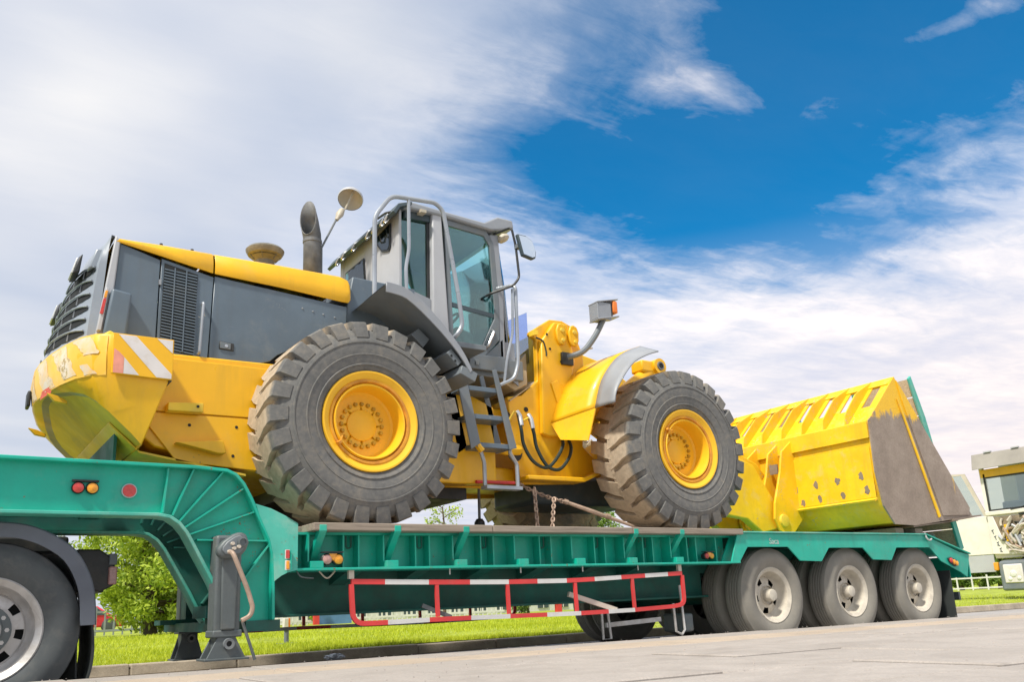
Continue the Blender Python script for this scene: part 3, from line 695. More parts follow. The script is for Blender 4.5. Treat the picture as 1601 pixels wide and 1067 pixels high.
def truck_wheel(parent, c, R_=.47, rim=.268, width=.25, dual=True, disc=.13, hubm='truckrim', rubber='rubberdust', holes=6, name='wheel', hub_out=.0, nuts=True, hubk=.50, capm='alurim'):
    cx, cy, cz = c
    b = MB()
    b.lathe([(rim-.022, .02), (rim, .006), (rim+.010, .014), (rim+.006, .03)], (cx, cy, cz), n=56)
    b.lathe([(rim-.022, .02), (rim-.035, .03), (rim-.045, disc*.75), (rim-.06, disc), (rim-.075, disc+.012)], (cx, cy, cz), n=56)
    # disc with oval hand holes
    rin, ro = rim*hubk, rim-.075
    nn = holes*8; rows = []
    vs = []; fs = []
    rm0, rm1 = rin+(ro-rin)*.22, rin+(ro-rin)*.84
    rr = [ro, rm1, rm0, rin]; tt = [disc+.012, disc-.004, disc-.018, disc-.03]
    for r, t in zip(rr, tt):
        for k in range(nn):
            a = 2*math.pi*k/nn+.3
            vs.append((cx+r*math.cos(a), cy+t, cz+r*math.sin(a)))
    for i in range(3):
        for k in range(nn):
            if i == 1 and k % 8 in (2, 3, 4): continue
            fs.append((i*nn+k, i*nn+(k+1) % nn, (i+1)*nn+(k+1) % nn, (i+1)*nn+k))
    b.add(vs, fs)
    b.lathe([(rin, disc-.03), (rin*.93, disc-.03), (rin*.90, disc-.055)], (cx, cy, cz), n=40)
    b.lathe([(rin*.90, disc-.03), (0, disc-.03)], (cx, cy, cz), n=32)
    w = b.build(name, hubm, parent, origin=c)
    h = MB(); h0 = disc-.03
    h.lathe([(rin*.62, h0+.0), (rin*.60, h0-.045-hub_out), (rin*.55, h0-.06-hub_out), (rin*.3, h0-.066-hub_out), (0, h0-.066-hub_out)], (cx, cy, cz), n=28)
    h.build('hub_cap', capm, w)
    bo = MB()
    for i in range(10 if nuts else 0):
        a = 2*math.pi*i/10
        p = Vector((cx+rin*.80*math.cos(a), cy+h0, cz+rin*.80*math.sin(a)))
        bo.lathe([(0, -.03), (.013, -.03), (.016, -.016), (.02, 0)], p, n=6)
    if nuts: o = bo.build('wheel_nuts', 'alurim', w); o['kind'] = 'stuff'
    back = MB(); back.lathe([(rim-.045, disc+.06), (0, disc+.06)], (cx, cy, cz), n=32); back.build('brake_drum', 'dark', w)
    def tyre(y0):
        t = MB()
        sh = R_-.028
        prof = [(rim, .02), (rim+.02, .004), (rim+.06, -.012), ((rim+R_)/2, -.022), (R_-.07, -.014), (sh-.012, .002), (sh, .012), (R_-.008, .022), (R_, .045)]
        g = width-.09
        n = 5
        for k in range(n):
            a = .045+g*(k+.16)/n; c_ = .045+g*(k+.84)/n
            if k > 0: prof += [(R_, a)]
            prof += [(R_+.002, (a+c_)/2), (R_, c_)]
            if k < n-1: prof += [(R_-.014, c_+.004), (R_-.014, .045+g*(k+1.16)/n-.004)]
        half = prof[:9]
        prof += [(r, width-y) for r, y in half[::-1]]
        t.lathe(prof, (cx, cy+y0, cz), n=80)
        t.build('tyre', rubber, w, smooth=32)
    tyre(0)
    if dual: tyre(width+.07)
    return w

# ================================================================== LOW-BED TRAILER
def ydist(a, b, t): return a+(b-a)*t
TR = thing('lowbed_trailer', (3.0, 1.35, 0), 'long teal low-bed trailer with red and white side guard carrying the yellow loader', 'trailer')
def gooseneck(y, name, dz=0, wm='teal'):
    # web with swept outline; flanges follow it
    outer = [(-7.2,1.49),(-2.41,1.475),(-1.30,1.468),(-1.10,1.455),(-1.04,1.43),(-.985,1.37),(-.93,1.27),(-.88,1.16),(-.80,1.0),(-.775,.90),(-.765,.47)]
    inner = [(-7.2,1.16),(-2.4,1.155),(-1.52,1.152),(-1.45,1.14),(-1.39,1.10),(-1.34,1.04),(-1.16,.72),(-1.08,.54),(-1.03,.47)]
    inner = [(a, b_-dz*max(0, min(1, (b_-.47)/.4))) for a, b_ in inner]
    web = MB().prism(outer+inner[::-1], y, y+.02).build(name, wm, TR, smooth=0)
    def flange(pts, m, nm, w0=.075, th=.022, bev=.004):
        b = MB(); vs = []
        P = [Vector((p[0], 0, p[1])) for p in pts]
        L = []
        for i in range(len(P)):
            a = P[max(i-1, 0)]; c = P[min(i+1, len(P)-1)]; d = (c-a).normalized(); n_ = Vector((-d.z, 0, d.x)); L.append(n_)
        rowa = [(p.x, y-w0, p.z) for p in P]; rowb = [(p.x, y+w0+.02, p.z) for p in P]
        vs = []
        n = len(P)
        for sgn in (-.5, .5):
            for yy in (y-w0, y+w0+.02):
                for p, nn in zip(P, L): vs.append((p.x+nn.x*th*sgn, yy, p.z+nn.z*th*sgn))
        fs = []
        for i in range(n-1):
            fs += [(i, i+1, n+i+1, n+i), (2*n+i, 3*n+i, 3*n+i+1, 2*n+i+1), (i, 2*n+i, 2*n+i+1, i+1), (n+i, n+i+1, 3*n+i+1, 3*n+i)]
        fs += [(0, n, 3*n, 2*n), (n-1, 3*n-1, 4*n-1, 2*n-1)]
        b.add(vs, fs); return b.build(nm, m, web, bevel=bev, seg=1, smooth=40)
    flange(outer, 'teal', 'top_flange'); flange(inner, 'tealpale', 'bottom_flange')
    ribs = [((-1.47,1.455),(-1.49,1.165)),((-1.31,1.455),(-1.43,1.15)),((-1.12,1.445),(-1.385,1.115)),((-.98,1.34),(-1.35,1.075)),((-.90,1.185),(-1.32,1.03)),((-.805,.99),(-1.27,.995)),((-.79,.975),(-1.06,.60))]
    for a, c in ribs:
        MB().bar((a[0], y-.028, a[1]), (c[0], y-.028, c[1]), .010, .056, up=(0, 1, 0)).build('rib', wm, web, smooth=0)
    return web
gooseneck(.0, 'gooseneck_beam'); gooseneck(.62, 'gooseneck_beam', .055, 'tealdark')  # second web in darkened teal: shade between the beams put into the colour
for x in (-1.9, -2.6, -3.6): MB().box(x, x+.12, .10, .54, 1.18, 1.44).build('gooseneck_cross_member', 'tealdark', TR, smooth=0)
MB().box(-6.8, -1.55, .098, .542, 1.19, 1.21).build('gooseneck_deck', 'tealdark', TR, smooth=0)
MB().box(-.88, -.85, .098, .542, .55, 1.05).build('shade_plate', 'tealdark', TR, smooth=0)  # dark plate added to stop light showing between the gooseneck beams
for x, m, nm in ((-1.985, 'lensred', 'lamp'), (-1.905, 'lensamber', 'lamp')):
    l = MB().lathe([(.036, 0), (.038, -.016), (.034, -.026)], (x, -.002, 1.312), n=24).build('side_lamp', 'black', TR)
    MB().lathe([(.033, -.014), (.031, -.028), (.018, -.036), (0, -.038)], (x, -.002, 1.312), n=24).build('lens', m, l)
MB().box(-2.02, -1.87, -.03, -.001, 1.350, 1.362).build('lamp_hood', 'black', TR, bevel=.002)
r_ = MB().lathe([(.046, 0), (.046, -.010), (.040, -.012)], (-1.69, -.002, 1.305), n=28).build('reflector', 'cabwhite', TR)
MB().lathe([(.040, -.008), (.039, -.015), (0, -.017)], (-1.69, -.002, 1.305), n=28).build('lens', 'lensred', r_)
# swept gusset between gooseneck and deck
b = MB(); rows = []
for k, (yy, pts) in enumerate([(0, [(-.90,1.235),(-.875,1.16),(-.80,1.0),(-.775,.9),(-.765,.72)]), (0, [(-.80,1.205),(-.775,1.13),(-.73,1.0),(-.725,.9),(-.72,.755)]),
                              (0, [(-.70,1.155),(-.69,1.1),(-.68,1.0),(-.68,.9),(-.68,.775)]), (0, [(-.615,1.105),(-.615,1.06),(-.615,1.0),(-.615,.9),(-.615,.79)])]):
    rows.append([(p[0], (-.078, -.088, -.10, -.105)[k], p[1]) for p in pts])
b.slab(rows, (0, .012, 0))
b.build('corner_gusset', 'tealpale', TR, smooth=60)
MB().slab([[(-.90,-.078,1.235),(-.80,-.088,1.205),(-.70,-.10,1.155),(-.615,-.105,1.105)], [(-.90,.5,1.235),(-.80,.5,1.205),(-.70,.5,1.155),(-.615,.5,1.105)]], (0, 0, -.012)).build('corner_cap', 'tealpale', TR, smooth=60)
m_ = MB().box(-.705, -.676, -.119, -.106, .865, .925).build('marker_plate', 'stickerwhite', TR, smooth=0)
MB().box(-.703, -.678, -.126, -.1195, .868, .922).build('red_marker', 'lensred', m_, bevel=.002)
m_ = MB().box(-.704, -.672, -.119, -.106, .79, .855).build('marker_plate', 'stickerwhite', TR, smooth=0)
MB().box(-.700, -.680, -.132, -.1195, .795, .85).build('amber_marker', 'lensamber', m_, bevel=.004)
MB().box(-.672, -.667, -.13, -.1065, .79, .92).build('gusset_edge_bar', 'teal', TR, smooth=0)
# deck side frame
MB().box(-.60, 3.84, .12, .135, .80, 1.055).build('side_web', 'teal', TR, smooth=0)
MB().box(-.612, 3.84, -.085, .16, .785, .803).build('side_flange', 'teal', TR, bevel=.003, seg=1, smooth=0)
MB().box(-.60, 3.84, .02, .2, 1.04, 1.058).build('side_top_flange', 'teal', TR, smooth=0)
XB = [-.46, .12, .71, 1.29, 1.88, 2.47, 3.04]
for x in XB:
    # rib
    MB().box(x-.045, x-.033, .0, .119, .8035, 1.039).build('side_rib', 'teal', TR, smooth=0)
    MB().box(x-.05, x+.045, -.075, .03, .8035, .85).build('bracket_shoe', 'teal', TR, bevel=.003, seg=1, smooth=0)
    if x not in (1.29, 1.88):
        MB().prism([(-.108,1.10),(-.108,1.055),(-.05,1.0),(.10,.83),(.119,.85),(.119,.88),(-.03,1.045),(-.04,1.10)], x, x+.055, 'x').build('outrigger', 'teal', TR, bevel=.004, seg=1, smooth=0)
for x in (-.17, .415, 1.0, 1.58, 2.17, 2.74, 3.30):
    for dx in (-.06, .06):
        MB().box(x+dx, x+dx+.012, .03, .119, .8035, 1.039).build('side_rib', 'teal', TR, smooth=0)
    MB().tube(bend([(x-.012, .085, 1.038), (x-.012, .085, .95), (x+.028, .085, .95), (x+.028, .085, 1.038)], .02), .007, 6).build('lash_hook', 'tealdark', TR)
MB().box(3.60, 3.612, .0, .119, .8035, 1.039).build('side_rib', 'teal', TR, smooth=0)
MB().prism([(3.86,1.075),(3.93,1.075),(3.93,.94),(3.84,.80),(3.68,.80)], .02, .035).build('end_plate', 'teal', TR, smooth=0)
# lamps in the first bay
def twin_lamp(x, z, y, m1, m2, s=1.):
    hh = MB().prism([(x-.075*s, z+.045*s), (x+.075*s, z+.045*s), (x+.075*s, z+.055*s), (x-.075*s, z+.055*s)], y-.04, y+.02).build('lamp_bracket', 'black', TR, smooth=0)
    for dx, m in ((-.042*s, m1), (.042*s, m2)):
        l = MB().lathe([(0, .03), (.034*s, .03), (.042*s, .0), (.042*s, -.018), (.036*s, -.024)], (x+dx, y, z), n=22).build('side_lamp', 'black', TR)
        MB().lathe([(.035*s, -.014), (.033*s, -.028), (.02*s, -.036), (0, -.038)], (x+dx, y, z), n=22).build('lens', m, l)
    MB().prism([(x-.03*s, z+.04*s), (x+.03*s, z+.04*s), (x, z-.01)], y-.03, y-.022).build('centre_lens', 'lensamber', TR, smooth=0)
twin_lamp(-.335, .862, -.02, 'lenspink', 'lensamber')
twin_lamp(3.50, .862, .02, 'lensred', 'lensamber', .8)
# timber deck: edge boards and cross planks
for x0, x1 in ((-.50, .98), (.985, 2.46), (2.465, 3.90)):
    MB().box(x0, x1, -.105, .14, 1.0585, 1.113+random.uniform(-.003, .001)).build('edge_board', 'timber', TR, bevel=.006, seg=2, smooth=0)
yb = .145
while yb < 2.5:
    MB().box(-.60, 3.90, yb, yb+.235, 1.0585, 1.111+random.uniform(-.004, .002)).build('deck_board', 'timber', TR, bevel=.005, seg=1, smooth=0); yb += .242
MB().box(-.50, 3.90, 2.57, 2.80, 1.0585, 1.112).build('edge_board', 'timber', TR, bevel=.006, smooth=0)
MB().box(-.60, 3.84, 2.56, 2.58, .80, 1.055).build('side_web', 'teal', TR, smooth=0)
MB().box(-.60, 3.84, 2.53, 2.78, .785, .803).build('side_flange', 'teal', TR, smooth=0)
# centre beams and cross members
for y in (.52, 2.0):
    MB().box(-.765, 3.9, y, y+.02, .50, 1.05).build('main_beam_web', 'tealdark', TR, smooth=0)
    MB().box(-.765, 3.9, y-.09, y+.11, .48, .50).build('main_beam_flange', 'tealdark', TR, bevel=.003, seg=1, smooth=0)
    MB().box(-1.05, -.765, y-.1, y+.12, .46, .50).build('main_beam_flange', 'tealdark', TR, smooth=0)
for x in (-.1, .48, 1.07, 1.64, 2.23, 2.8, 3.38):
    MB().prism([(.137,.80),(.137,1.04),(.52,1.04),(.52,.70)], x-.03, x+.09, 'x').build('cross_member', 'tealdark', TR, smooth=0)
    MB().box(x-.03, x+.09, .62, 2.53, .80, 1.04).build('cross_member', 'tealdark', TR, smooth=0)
# side guards
def guard(y, zdrop, x0, x1, sgn=1):
    n = 12; top = []
    tw = [(-.20,.705),(.49,.685),(1.13,.672),(1.81,.668),(2.45,.688),(3.06,.705)]
    bw = [(-.20,.62),(-.13,.45),(.0,.412),(.49,.415),(1.12,.408),(1.79,.40),(2.42,.402),(2.92,.415),(3.04,.47),(3.06,.62)]
    def ev(tab, x):
        for a, c in zip(tab, tab[1:]):
            if a[0] <= x <= c[0]: return a[1]+(c[1]-a[1])*(x-a[0])/(c[0]-a[0])
        return tab[-1][1]
    G = None
    xs = [-.20, .06, .42, .78, 1.14, 1.42, 1.72, 2.02, 2.32, 2.60, 2.88, 3.06]
    for i in range(len(xs)-1):
        a, c = xs[i], xs[i+1]
        q = MB().bar((a, y, ev(tw, a)-zdrop), (c, y, ev(tw, c)-zdrop), .02, .036).build('guard_rail', 'red' if i % 2 == 0 else 'white', TR, smooth=0)
    xs = [.0, .08, .42, .78, 1.14, 1.5, 1.85, 2.15, 2.45, 2.92]
    for i in range(len(xs)-1):
        a, c = xs[i], xs[i+1]
        MB().bar((a, y, ev(bw, a)-zdrop), (c, y, ev(bw, c)-zdrop), .02, .034).build('guard_rail', ('red', 'white')[i % 2], TR, smooth=0)
    for x in (.49, 1.13, 1.81, 2.45):
        MB().bar((x, y, ev(tw, x)-zdrop-.0185), (x+.005, y, ev(bw, x)-zdrop+.0175), .03, .018, up=(0, 1, 0)).build('guard_post', 'red', TR, smooth=0)
    def curve(pts):
        vs = []; P = bend([(p[0], y, p[1]-zdrop) for p in pts], .12, 6); m = len(P); fs = []
        for i, p in enumerate(P):
            d = (P[min(i+1, m-1)]-P[max(i-1, 0)]).normalized(); n_ = Vector((-d.z, 0, d.x))*.017
            vs += [p+n_+Vector((0, -.01, 0)), p-n_+Vector((0, -.01, 0)), p-n_+Vector((0, .01, 0)), p+n_+Vector((0, .01, 0))]
        for i in range(m-1):
            for k in range(4): fs.append((i*4+k, i*4+(k+1) % 4, i*4+4+(k+1) % 4, i*4+4+k))
        fs += [(0, 1, 2, 3), (m*4-1, m*4-2, m*4-3, m*4-4)]
        MB().add(vs, fs).build('guard_end', 'red', TR, smooth=50)
    curve([(-.20, .687), (-.185, .415), (.0, .412)])
    curve([(3.065, .687), (3.065, .43), (2.92, .415)])
    for x in (-.20, 3.04):
        MB().box(x-.02, x+.02, y-.008, y+.02, .724-zdrop, .784).build('guard_hanger', 'cream', TR, smooth=0)
    for x in (.62, 1.28, 1.92, 2.55):
        MB().tube([(x, y+.02, .785), (x, y+.02, .74)], .006, 5).build('guard_hanger', 'white', TR)
guard(-.05, 0, 0, 0); guard(2.70, .05, 0, 0)
MB().bar((.40, .02, .52), (.62, -.03, .425), .03, .03).build('stay_bar', 'legsteel', TR, smooth=0)
MB().bar((1.82, .06, .56), (2.26, -.03, .41), .035, .04).build('stay_bar', 'cream', TR, smooth=0)
MB().tube(smooth_path([(-.60, -.05, .785), (-.57, -.06, .745), (-.48, -.05, .735)], 5), .005, 5).build('air_line', 'legsteel', TR)
MB().tube(smooth_path([(-.42, .0, .785), (-.36, .0, .735), (-.30, .0, .785)], 5), .006, 5).build('lash_hook', 'cream', TR)
# landing legs
def landing_leg(y, x0, x1, zf, crank):
    xm = (x0+x1)/2; s = 1 if y < 1 else -1
    b = MB().prism([(x0-.005,.40),(x1,.40),(x1,1.02),(x0-.005,1.02)], y, y+.16)
    L = b.build('landing_leg', 'legsteel', TR, bevel=.02, seg=3)
    MB().prism([(x0+.035,.42),(x1-.035,.42),(x1-.03,.98),(x0+.03,.98)], y-.022, y-.0005).build('leg_front_rib', 'legsteel', L, bevel=.012)
    MB().box(x0-.01, x1+.01, y-.01, y+.17, .375, .42).build('leg_collar', 'legsteel', L, bevel=.008)
    MB().box(x0+.02, x1-.02, y+.02, y+.14, .26, .39).build('inner_tube', 'legsteel', L, smooth=0)
    f = MB().prism([(xm-.055,.385),(xm+.05,.385),(xm+.12,zf+.012),(xm-.125,zf+.012)], y+.0, y+.014)
    f.prism([(xm-.055,.385),(xm+.05,.385),(xm+.12,zf+.012),(xm-.125,zf+.012)], y+.15, y+.164)
    f.box(xm-.14, xm+.14, y-.02, y+.18, zf, zf+.014)
    f.build('foot', 'legsteel', L, bevel=.003, seg=1, smooth=0)
    MB().lathe([(.016, .01), (.018, -.022), (.034, -.024), (.036, -.006), (.036, .01)], (xm+.01, y, .335), n=22).build('foot_pin', 'steelgrey', L)
    MB().lathe([(.017, -.012), (0, -.012)], (xm+.01, y, .335), n=16).build('pin_hole', 'dark', L)
    if crank:
        import math as m_
        pts = [(-1.185,.93),(-1.19,.90),(-1.16,.865),(-1.10,.862),(-1.035,.875),(-1.0,.92),(-.985,.965),(-1.0,1.015),(-1.04,1.035),(-1.085,1.02),(-1.15,.975)]
        g = MB().prism(pts, y-.10, y-.022).build('gear_case', 'legsteel', L, bevel=.022, seg=3)
        cen = Vector((-1.085, .945)); ins = [(cen[0]+(p[0]-cen[0])*.72, cen[1]+(p[1]-cen[1])*.72) for p in pts]
        MB().prism(ins, y-.112, y-.1005).build('gear_cover', 'steelgrey', L, bevel=.006)
        MB().lathe([(.034, .012), (.034, -.01), (.022, -.014), (.022, -.004), (0, -.004)], (-1.035, y-.115, .965), n=20).build('cover_boss', 'legsteel', L)
        for q in ((-1.09, .925), (-1.06, .935), (-1.10, .955), (-1.12, .905)):
            MB().lathe([(0, -.024), (.011, -.024), (.012, 0)], (q[0], y-.112, q[1]), n=8).build('cover_bolt', 'cream', L)
        MB().tube(bend([(-1.115,y-.10,.905),(-1.115,y-.18,.895),(-1.02,y-.20,.66),(-.985,y-.20,.55),(-1.0,y-.20,.50),(-1.055,y-.20,.475)], .04, 4), .015, 8).build('crank_handle', 'crank', L)
        MB().tube([(-1.04,y-.17,.47),(-.955,y-.17,.235)], .010, 7).build('crank_extension', 'legsteel', L)
landing_leg(-.13, -1.165, -1.0, .235, True)
landing_leg(2.28, -.80, -.62, .15, False)
MB().box(-.93, -.70, -.02, 2.3, .40, .47).build('leg_cross_shaft', 'tealdark', TR, smooth=0)
MB().box(-1.14, -1.0, .16, .5, .5, .58).build('leg_mount', 'tealdark', TR, smooth=0)
MB().box(-.80, -.62, 2.1, 2.28, .45, 1.15).build('leg_mount', 'tealdark', TR, smooth=0)
# rear bogie body
fb = [(3.845,1.075),(7.10,1.075),(7.12,1.07),(7.80,.875),(8.02,.84),(7.90,.57),(7.75,.64),(7.37,.77),(7.17,.93),(6.49,.93),(6.36,.79),(6.01,.80),(5.85,.93),(5.25,.93),(5.10,.79),(4.75,.80),(4.58,.94),(3.97,.94),(3.84,.80),(3.72,.80)]
MB().prism(fb, -.078, -.062).build('wheel_arch_panel', 'teal', TR, bevel=.003, seg=1, smooth=0)
MB().prism([(p[0], p[1]) for p in fb], 2.77, 2.785).build('wheel_arch_panel', 'teal', TR, smooth=0)
MB().box(3.92, 7.12, -.10, 2.80, 1.0765, 1.092).build('rear_deck', 'tealpale', TR, bevel=.004, seg=1, smooth=0)
MB().slab([[(7.12,-.10,1.09),(7.12,2.8,1.09)],[(8.02,-.10,.86),(8.02,2.8,.86)]], (0, 0, -.015)).build('beaver_tail', 'teal', TR, smooth=0)
MB().box(8.0, 8.02, -.06, 2.76, .57, .83).build('tail_board', 'teal', TR, smooth=0)
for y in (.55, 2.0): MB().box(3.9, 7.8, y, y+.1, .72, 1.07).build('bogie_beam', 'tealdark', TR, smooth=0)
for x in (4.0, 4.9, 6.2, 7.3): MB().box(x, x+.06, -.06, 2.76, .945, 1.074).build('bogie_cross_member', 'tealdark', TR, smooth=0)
tl = MB().prism([(7.50,.80),(7.56,.815),(7.70,.77),(7.70,.72),(7.63,.70),(7.52,.755)], -.10, -.0785).build('tail_lamp', 'black', TR, bevel=.005)
for x, z, m in ((7.545, .775, 'lensred'), (7.605, .755, 'lensamber'), (7.66, .738, 'lensamber')):
    MB().lathe([(.030, 0), (.028, -.012), (.015, -.018), (0, -.02)], (x, -.10, z), n=18).build('lens', m, tl)
lp = MB().tube(bend([(7.10,-.085,1.10),(7.10,-.10,1.03),(7.16,-.10,1.01),(7.20,-.10,1.03)], .03), .010, 7).build('ramp_catch', 'alurim', TR)
text_mesh('maker_lettering', 'Saca', .085, Matrix.Translation((4.37, -.0795, .995)) @ Matrix.Rotation(R(90), 4, 'X'), 'lettering', TR)
# axles and wheels
XW = [4.381, 5.680, 6.979]
w0 = truck_wheel(TR, (XW[0], .0, .47), R_=.472, rim=.268, hub_out=.025, holes=5, nuts=False, hubk=.38, capm='truckrim')
for x in XW[1:]:
    c = copy_tree(w0, TR); c.location = Vector((x, 0, .47))-WO[TR.name]; c.rotation_euler.y = random.uniform(0, 2)
for x in XW:
    c = copy_tree(w0, TR); c.location = Vector((x, 2.70, .47))-WO[TR.name]; c.rotation_euler.z = math.pi
    MB().cyl((x, .3, .47), (x, 2.4, .47), .07, 12).build('axle', 'tealdark', TR)
    MB().box(x-.4, x+.4, .6, .7, .58, .64).build('leaf_spring', 'black', TR, smooth=0)
# front of the bogie: air tank, hangers and ladder-like bracket seen in the dark gap
for x in (3.45,):
    MB().cyl((x, .55, .60), (x, 1.9, .60), .12, 18).build('air_tank', 'tealdark', TR)
MB().tube([(3.02,.05,.44),(3.03,.05,.19),(3.10,.05,.16),(3.14,.05,.20),(3.12,.05,.60)], .012, 6).build('bracket', 'alurim', TR)
MB().tube([(2.33,.25,.40),(2.33,.25,.16),(2.42,.25,.16),(2.40,.25,.40)], .012, 6).build('bracket', 'alurim', TR)
MB().bar((2.45,.35,.275),(3.08,.30,.300), .03, .04).build('step_bar', 'alurim', TR, smooth=0)
MB().box(3.3, 3.42, .2, .5, .17, .34).build('brake_chamber', 'legsteel', TR, bevel=.02)
MB().box(7.58, 7.59, -.04, .5, .06, .66).build('mudflap', 'flap', TR, smooth=0)
MB().box(7.52, 7.53, 2.2, 2.7, .10, .58).build('mudflap', 'flap', TR, smooth=0)
MB().box(7.95, 7.99, .1, 2.6, .30, .40).build('rear_bumper', 'legsteel', TR, smooth=0)
for y in (.45, 2.15): MB().box(7.9, 7.95, y, y+.06, .30, .84).build('bumper_hanger', 'crank', TR, smooth=0)
# folded loading ramps
def ramp_(y0):
    t0, t1 = Vector((7.60, 0, 3.10)), Vector((8.13, 0, .93))
    rp = MB().prism([(7.555,3.09),(7.61,3.13),(7.80,2.60),(8.19,.93),(8.10,.90),(7.74,2.45)], y0, y0+.03).build('loading_ramp', 'tealpale', TR, bevel=.004, seg=1, smooth=0)
    MB().prism([(7.555,3.09),(7.61,3.13),(7.80,2.60),(8.19,.93),(8.10,.90),(7.74,2.45)], y0+.82, y0+.85).build('ramp_beam', 'tealpale', rp, bevel=.004, smooth=0)
    n = 9
    for i in range(n):
        a = t0+(t1-t0)*((i+.03)/n); c = t0+(t1-t0)*((i+.97)/n)
        vs = []
        d = Vector((.03, 0, .008))
        for yy in (y0+.032, y0+.818):
            for p in (a, c): vs += [(p.x, yy, p.z), (p.x+d.x, yy, p.z+d.z)]
        MB().add(vs, [(0,1,3,2),(4,6,7,5),(0,2,6,4),(1,5,7,3),(0,4,5,1),(2,3,7,6)]).build('plank', 'planks', rp, smooth=0)
ramp_(.06); ramp_(1.85)
MB().lathe([(.05, 0), (.05, -.006), (0, -.006)], (7.99, .35, 1.10), (1, 0, .2), 18).build('round_sticker', 'stickerwhite', TR)

# ================================================================== TRACTOR TRUCK (rear end only in view)
TT = thing('tractor_truck', (-3.6, 1.3, 0), 'dark truck tractor rear wheel with grey mudguard coupled at the left edge', 'truck')
tw = truck_wheel(TT, (-2.402, .12, .484), R_=.512, rim=.300, disc=.11, hubm='alurim', rubber='rubber', holes=8, hub_out=.01)
hb = MB().lathe([(.15, .095), (.145, .055), (.10, .05), (.095, .03), (0, .03)], (-2.402, .12, .484), n=28).build('hub', 'legsteel', tw)
c = copy_tree(tw, TT); c.location = Vector((-2.402, 2.60, .484))-WO[TT.name]; c.rotation_euler.z = math.pi
c = copy_tree(tw, TT); c.location = Vector((-3.75, .12, .484))-WO[TT.name]
def mudguard(y0, y1, cx, nm):
    P = [(-3.02,.62),(-2.95,.82),(-2.83,.98),(-2.66,1.07),(-2.50,1.105),(-2.37,1.105),(-2.23,1.09),(-2.09,1.035),(-1.96,.94),(-1.875,.80),(-1.835,.66),(-1.82,.49)]
    P = [(p.x, p.z) for p in smooth_path([(p[0], 0, p[1]) for p in P], 3)]
    P = [(p[0]+cx, p[1]) for p in P]; ctr = Vector((-2.40+cx, .484))
    rows = [[(p[0], yy, p[1]) for p in P] for yy in (y0+.0125, (y0+y1)/2, y1)]
    g = MB().grid(rows).build(nm, 'mudguard', TT, solid=.012, smooth=60)
    inn = []
    for p in P:
        d = (ctr-Vector(p)).normalized()*.085; inn.append((p[0]+d.x, p[1]+d.y))
    MB().slab([[(p[0], y0, p[1]) for p in P], [(p[0], y0, p[1]) for p in inn]], (0, .012, 0)).build('mudguard_lip', 'mudguard', g, bevel=.003, seg=1, smooth=60)
    return g
mg = mudguard(.08, .72, 0, 'mudguard'); mudguard(1.98, 2.62, 0, 'mudguard')
P = smooth_path([(-1.825,0,.50),(-1.81,0,.33),(-1.83,0,.18),(-1.90,0,.03)], 5)
MB().slab([[(p.x, .12, p.z) for p in P], [(p.x, .66, p.z) for p in P]], (-.012, 0, 0)).build('mudflap', 'flap', TT, smooth=60)
MB().slab([[(-1.90,.2,.45),(-1.88,.2,.05)],[(-1.90,.6,.45),(-2.05,.6,.05)]], (-.01, 0, 0)).build('flap_stay', 'flap', TT, smooth=0)
for y in (.85, 1.75): MB().box(-6.5, -1.72, y, y+.09, .68, .96).build('chassis_rail', 'black', TT, smooth=0)
MB().box(-1.86, -1.70, .62, 2.1, .70, .94).build('rear_cross_member', 'black', TT, bevel=.01)
lb = MB().prism([(-1.90,.98),(-1.76,.98),(-1.66,.91),(-1.66,.74),(-1.74,.70),(-1.86,.72)], .50, .74).build('tail_lamp_box', 'black', TT, bevel=.012)
MB().box(-1.70, -1.645, .485, .62, .745, .865).build('tail_lamp', 'lenspink', lb, bevel=.01)
MB().box(-1.70, -1.65, .49, .6, .875, .95).build('lamp_socket', 'steelgrey', lb, bevel=.006)
MB().box(-2.9, -1.9, .9, 1.7, .98, 1.10).build('fifth_wheel', 'black', TT, bevel=.02)
MB().cyl((-2.402, .4, .484), (-2.402, 2.3, .484), .09, 14).build('axle', 'black', TT)
MB().box(-7.2, -5.2, .1, 2.6, .7, 3.2).build('cab', 'cabwhite', TT, bevel=.08)
cw = copy_tree(tw, TT); cw.location = Vector((-6.3, .12, .484))-WO[TT.name]
cw = copy_tree(tw, TT); cw.location = Vector((-6.3, 2.6, .484))-WO[TT.name]; cw.rotation_euler.z = math.pi
cw = copy_tree(tw, TT); cw.location = Vector((-3.75, 2.6, .484))-WO[TT.name]; cw.rotation_euler.z = math.pi


# ================================================================== WHEEL LOADER
LD = thing('wheel_loader', (1.7, 1.375, 1.113), 'big yellow wheel loader with dusty tyres chained on the teal low-bed trailer', 'loader')
HUB = 1.113+.79
XF = 3.396
w = loader_wheel(LD, (0, .0, HUB))
c = copy_tree(w, LD); c.location = Vector((XF, .0, HUB))-WO[LD.name]; c.rotation_euler.y = R(67)
for x in (0, XF):
    c = copy_tree(w, LD); c.location = Vector((x, 2.75, HUB))-WO[LD.name]; c.rotation_euler.z = math.pi; c.rotation_euler.y = R(33+x*20)
    MB().cyl((x, .35, HUB), (x, 2.4, HUB), .17, 20).build('axle', 'grime_yellow', LD)
    MB().lathe([(.10,-.30),(.26,-.18),(.30,0),(.26,.18),(.10,.30)], (x, 1.375, HUB), n=20).build('differential', 'grime_yellow', LD)
def both(y): return 2.75-y

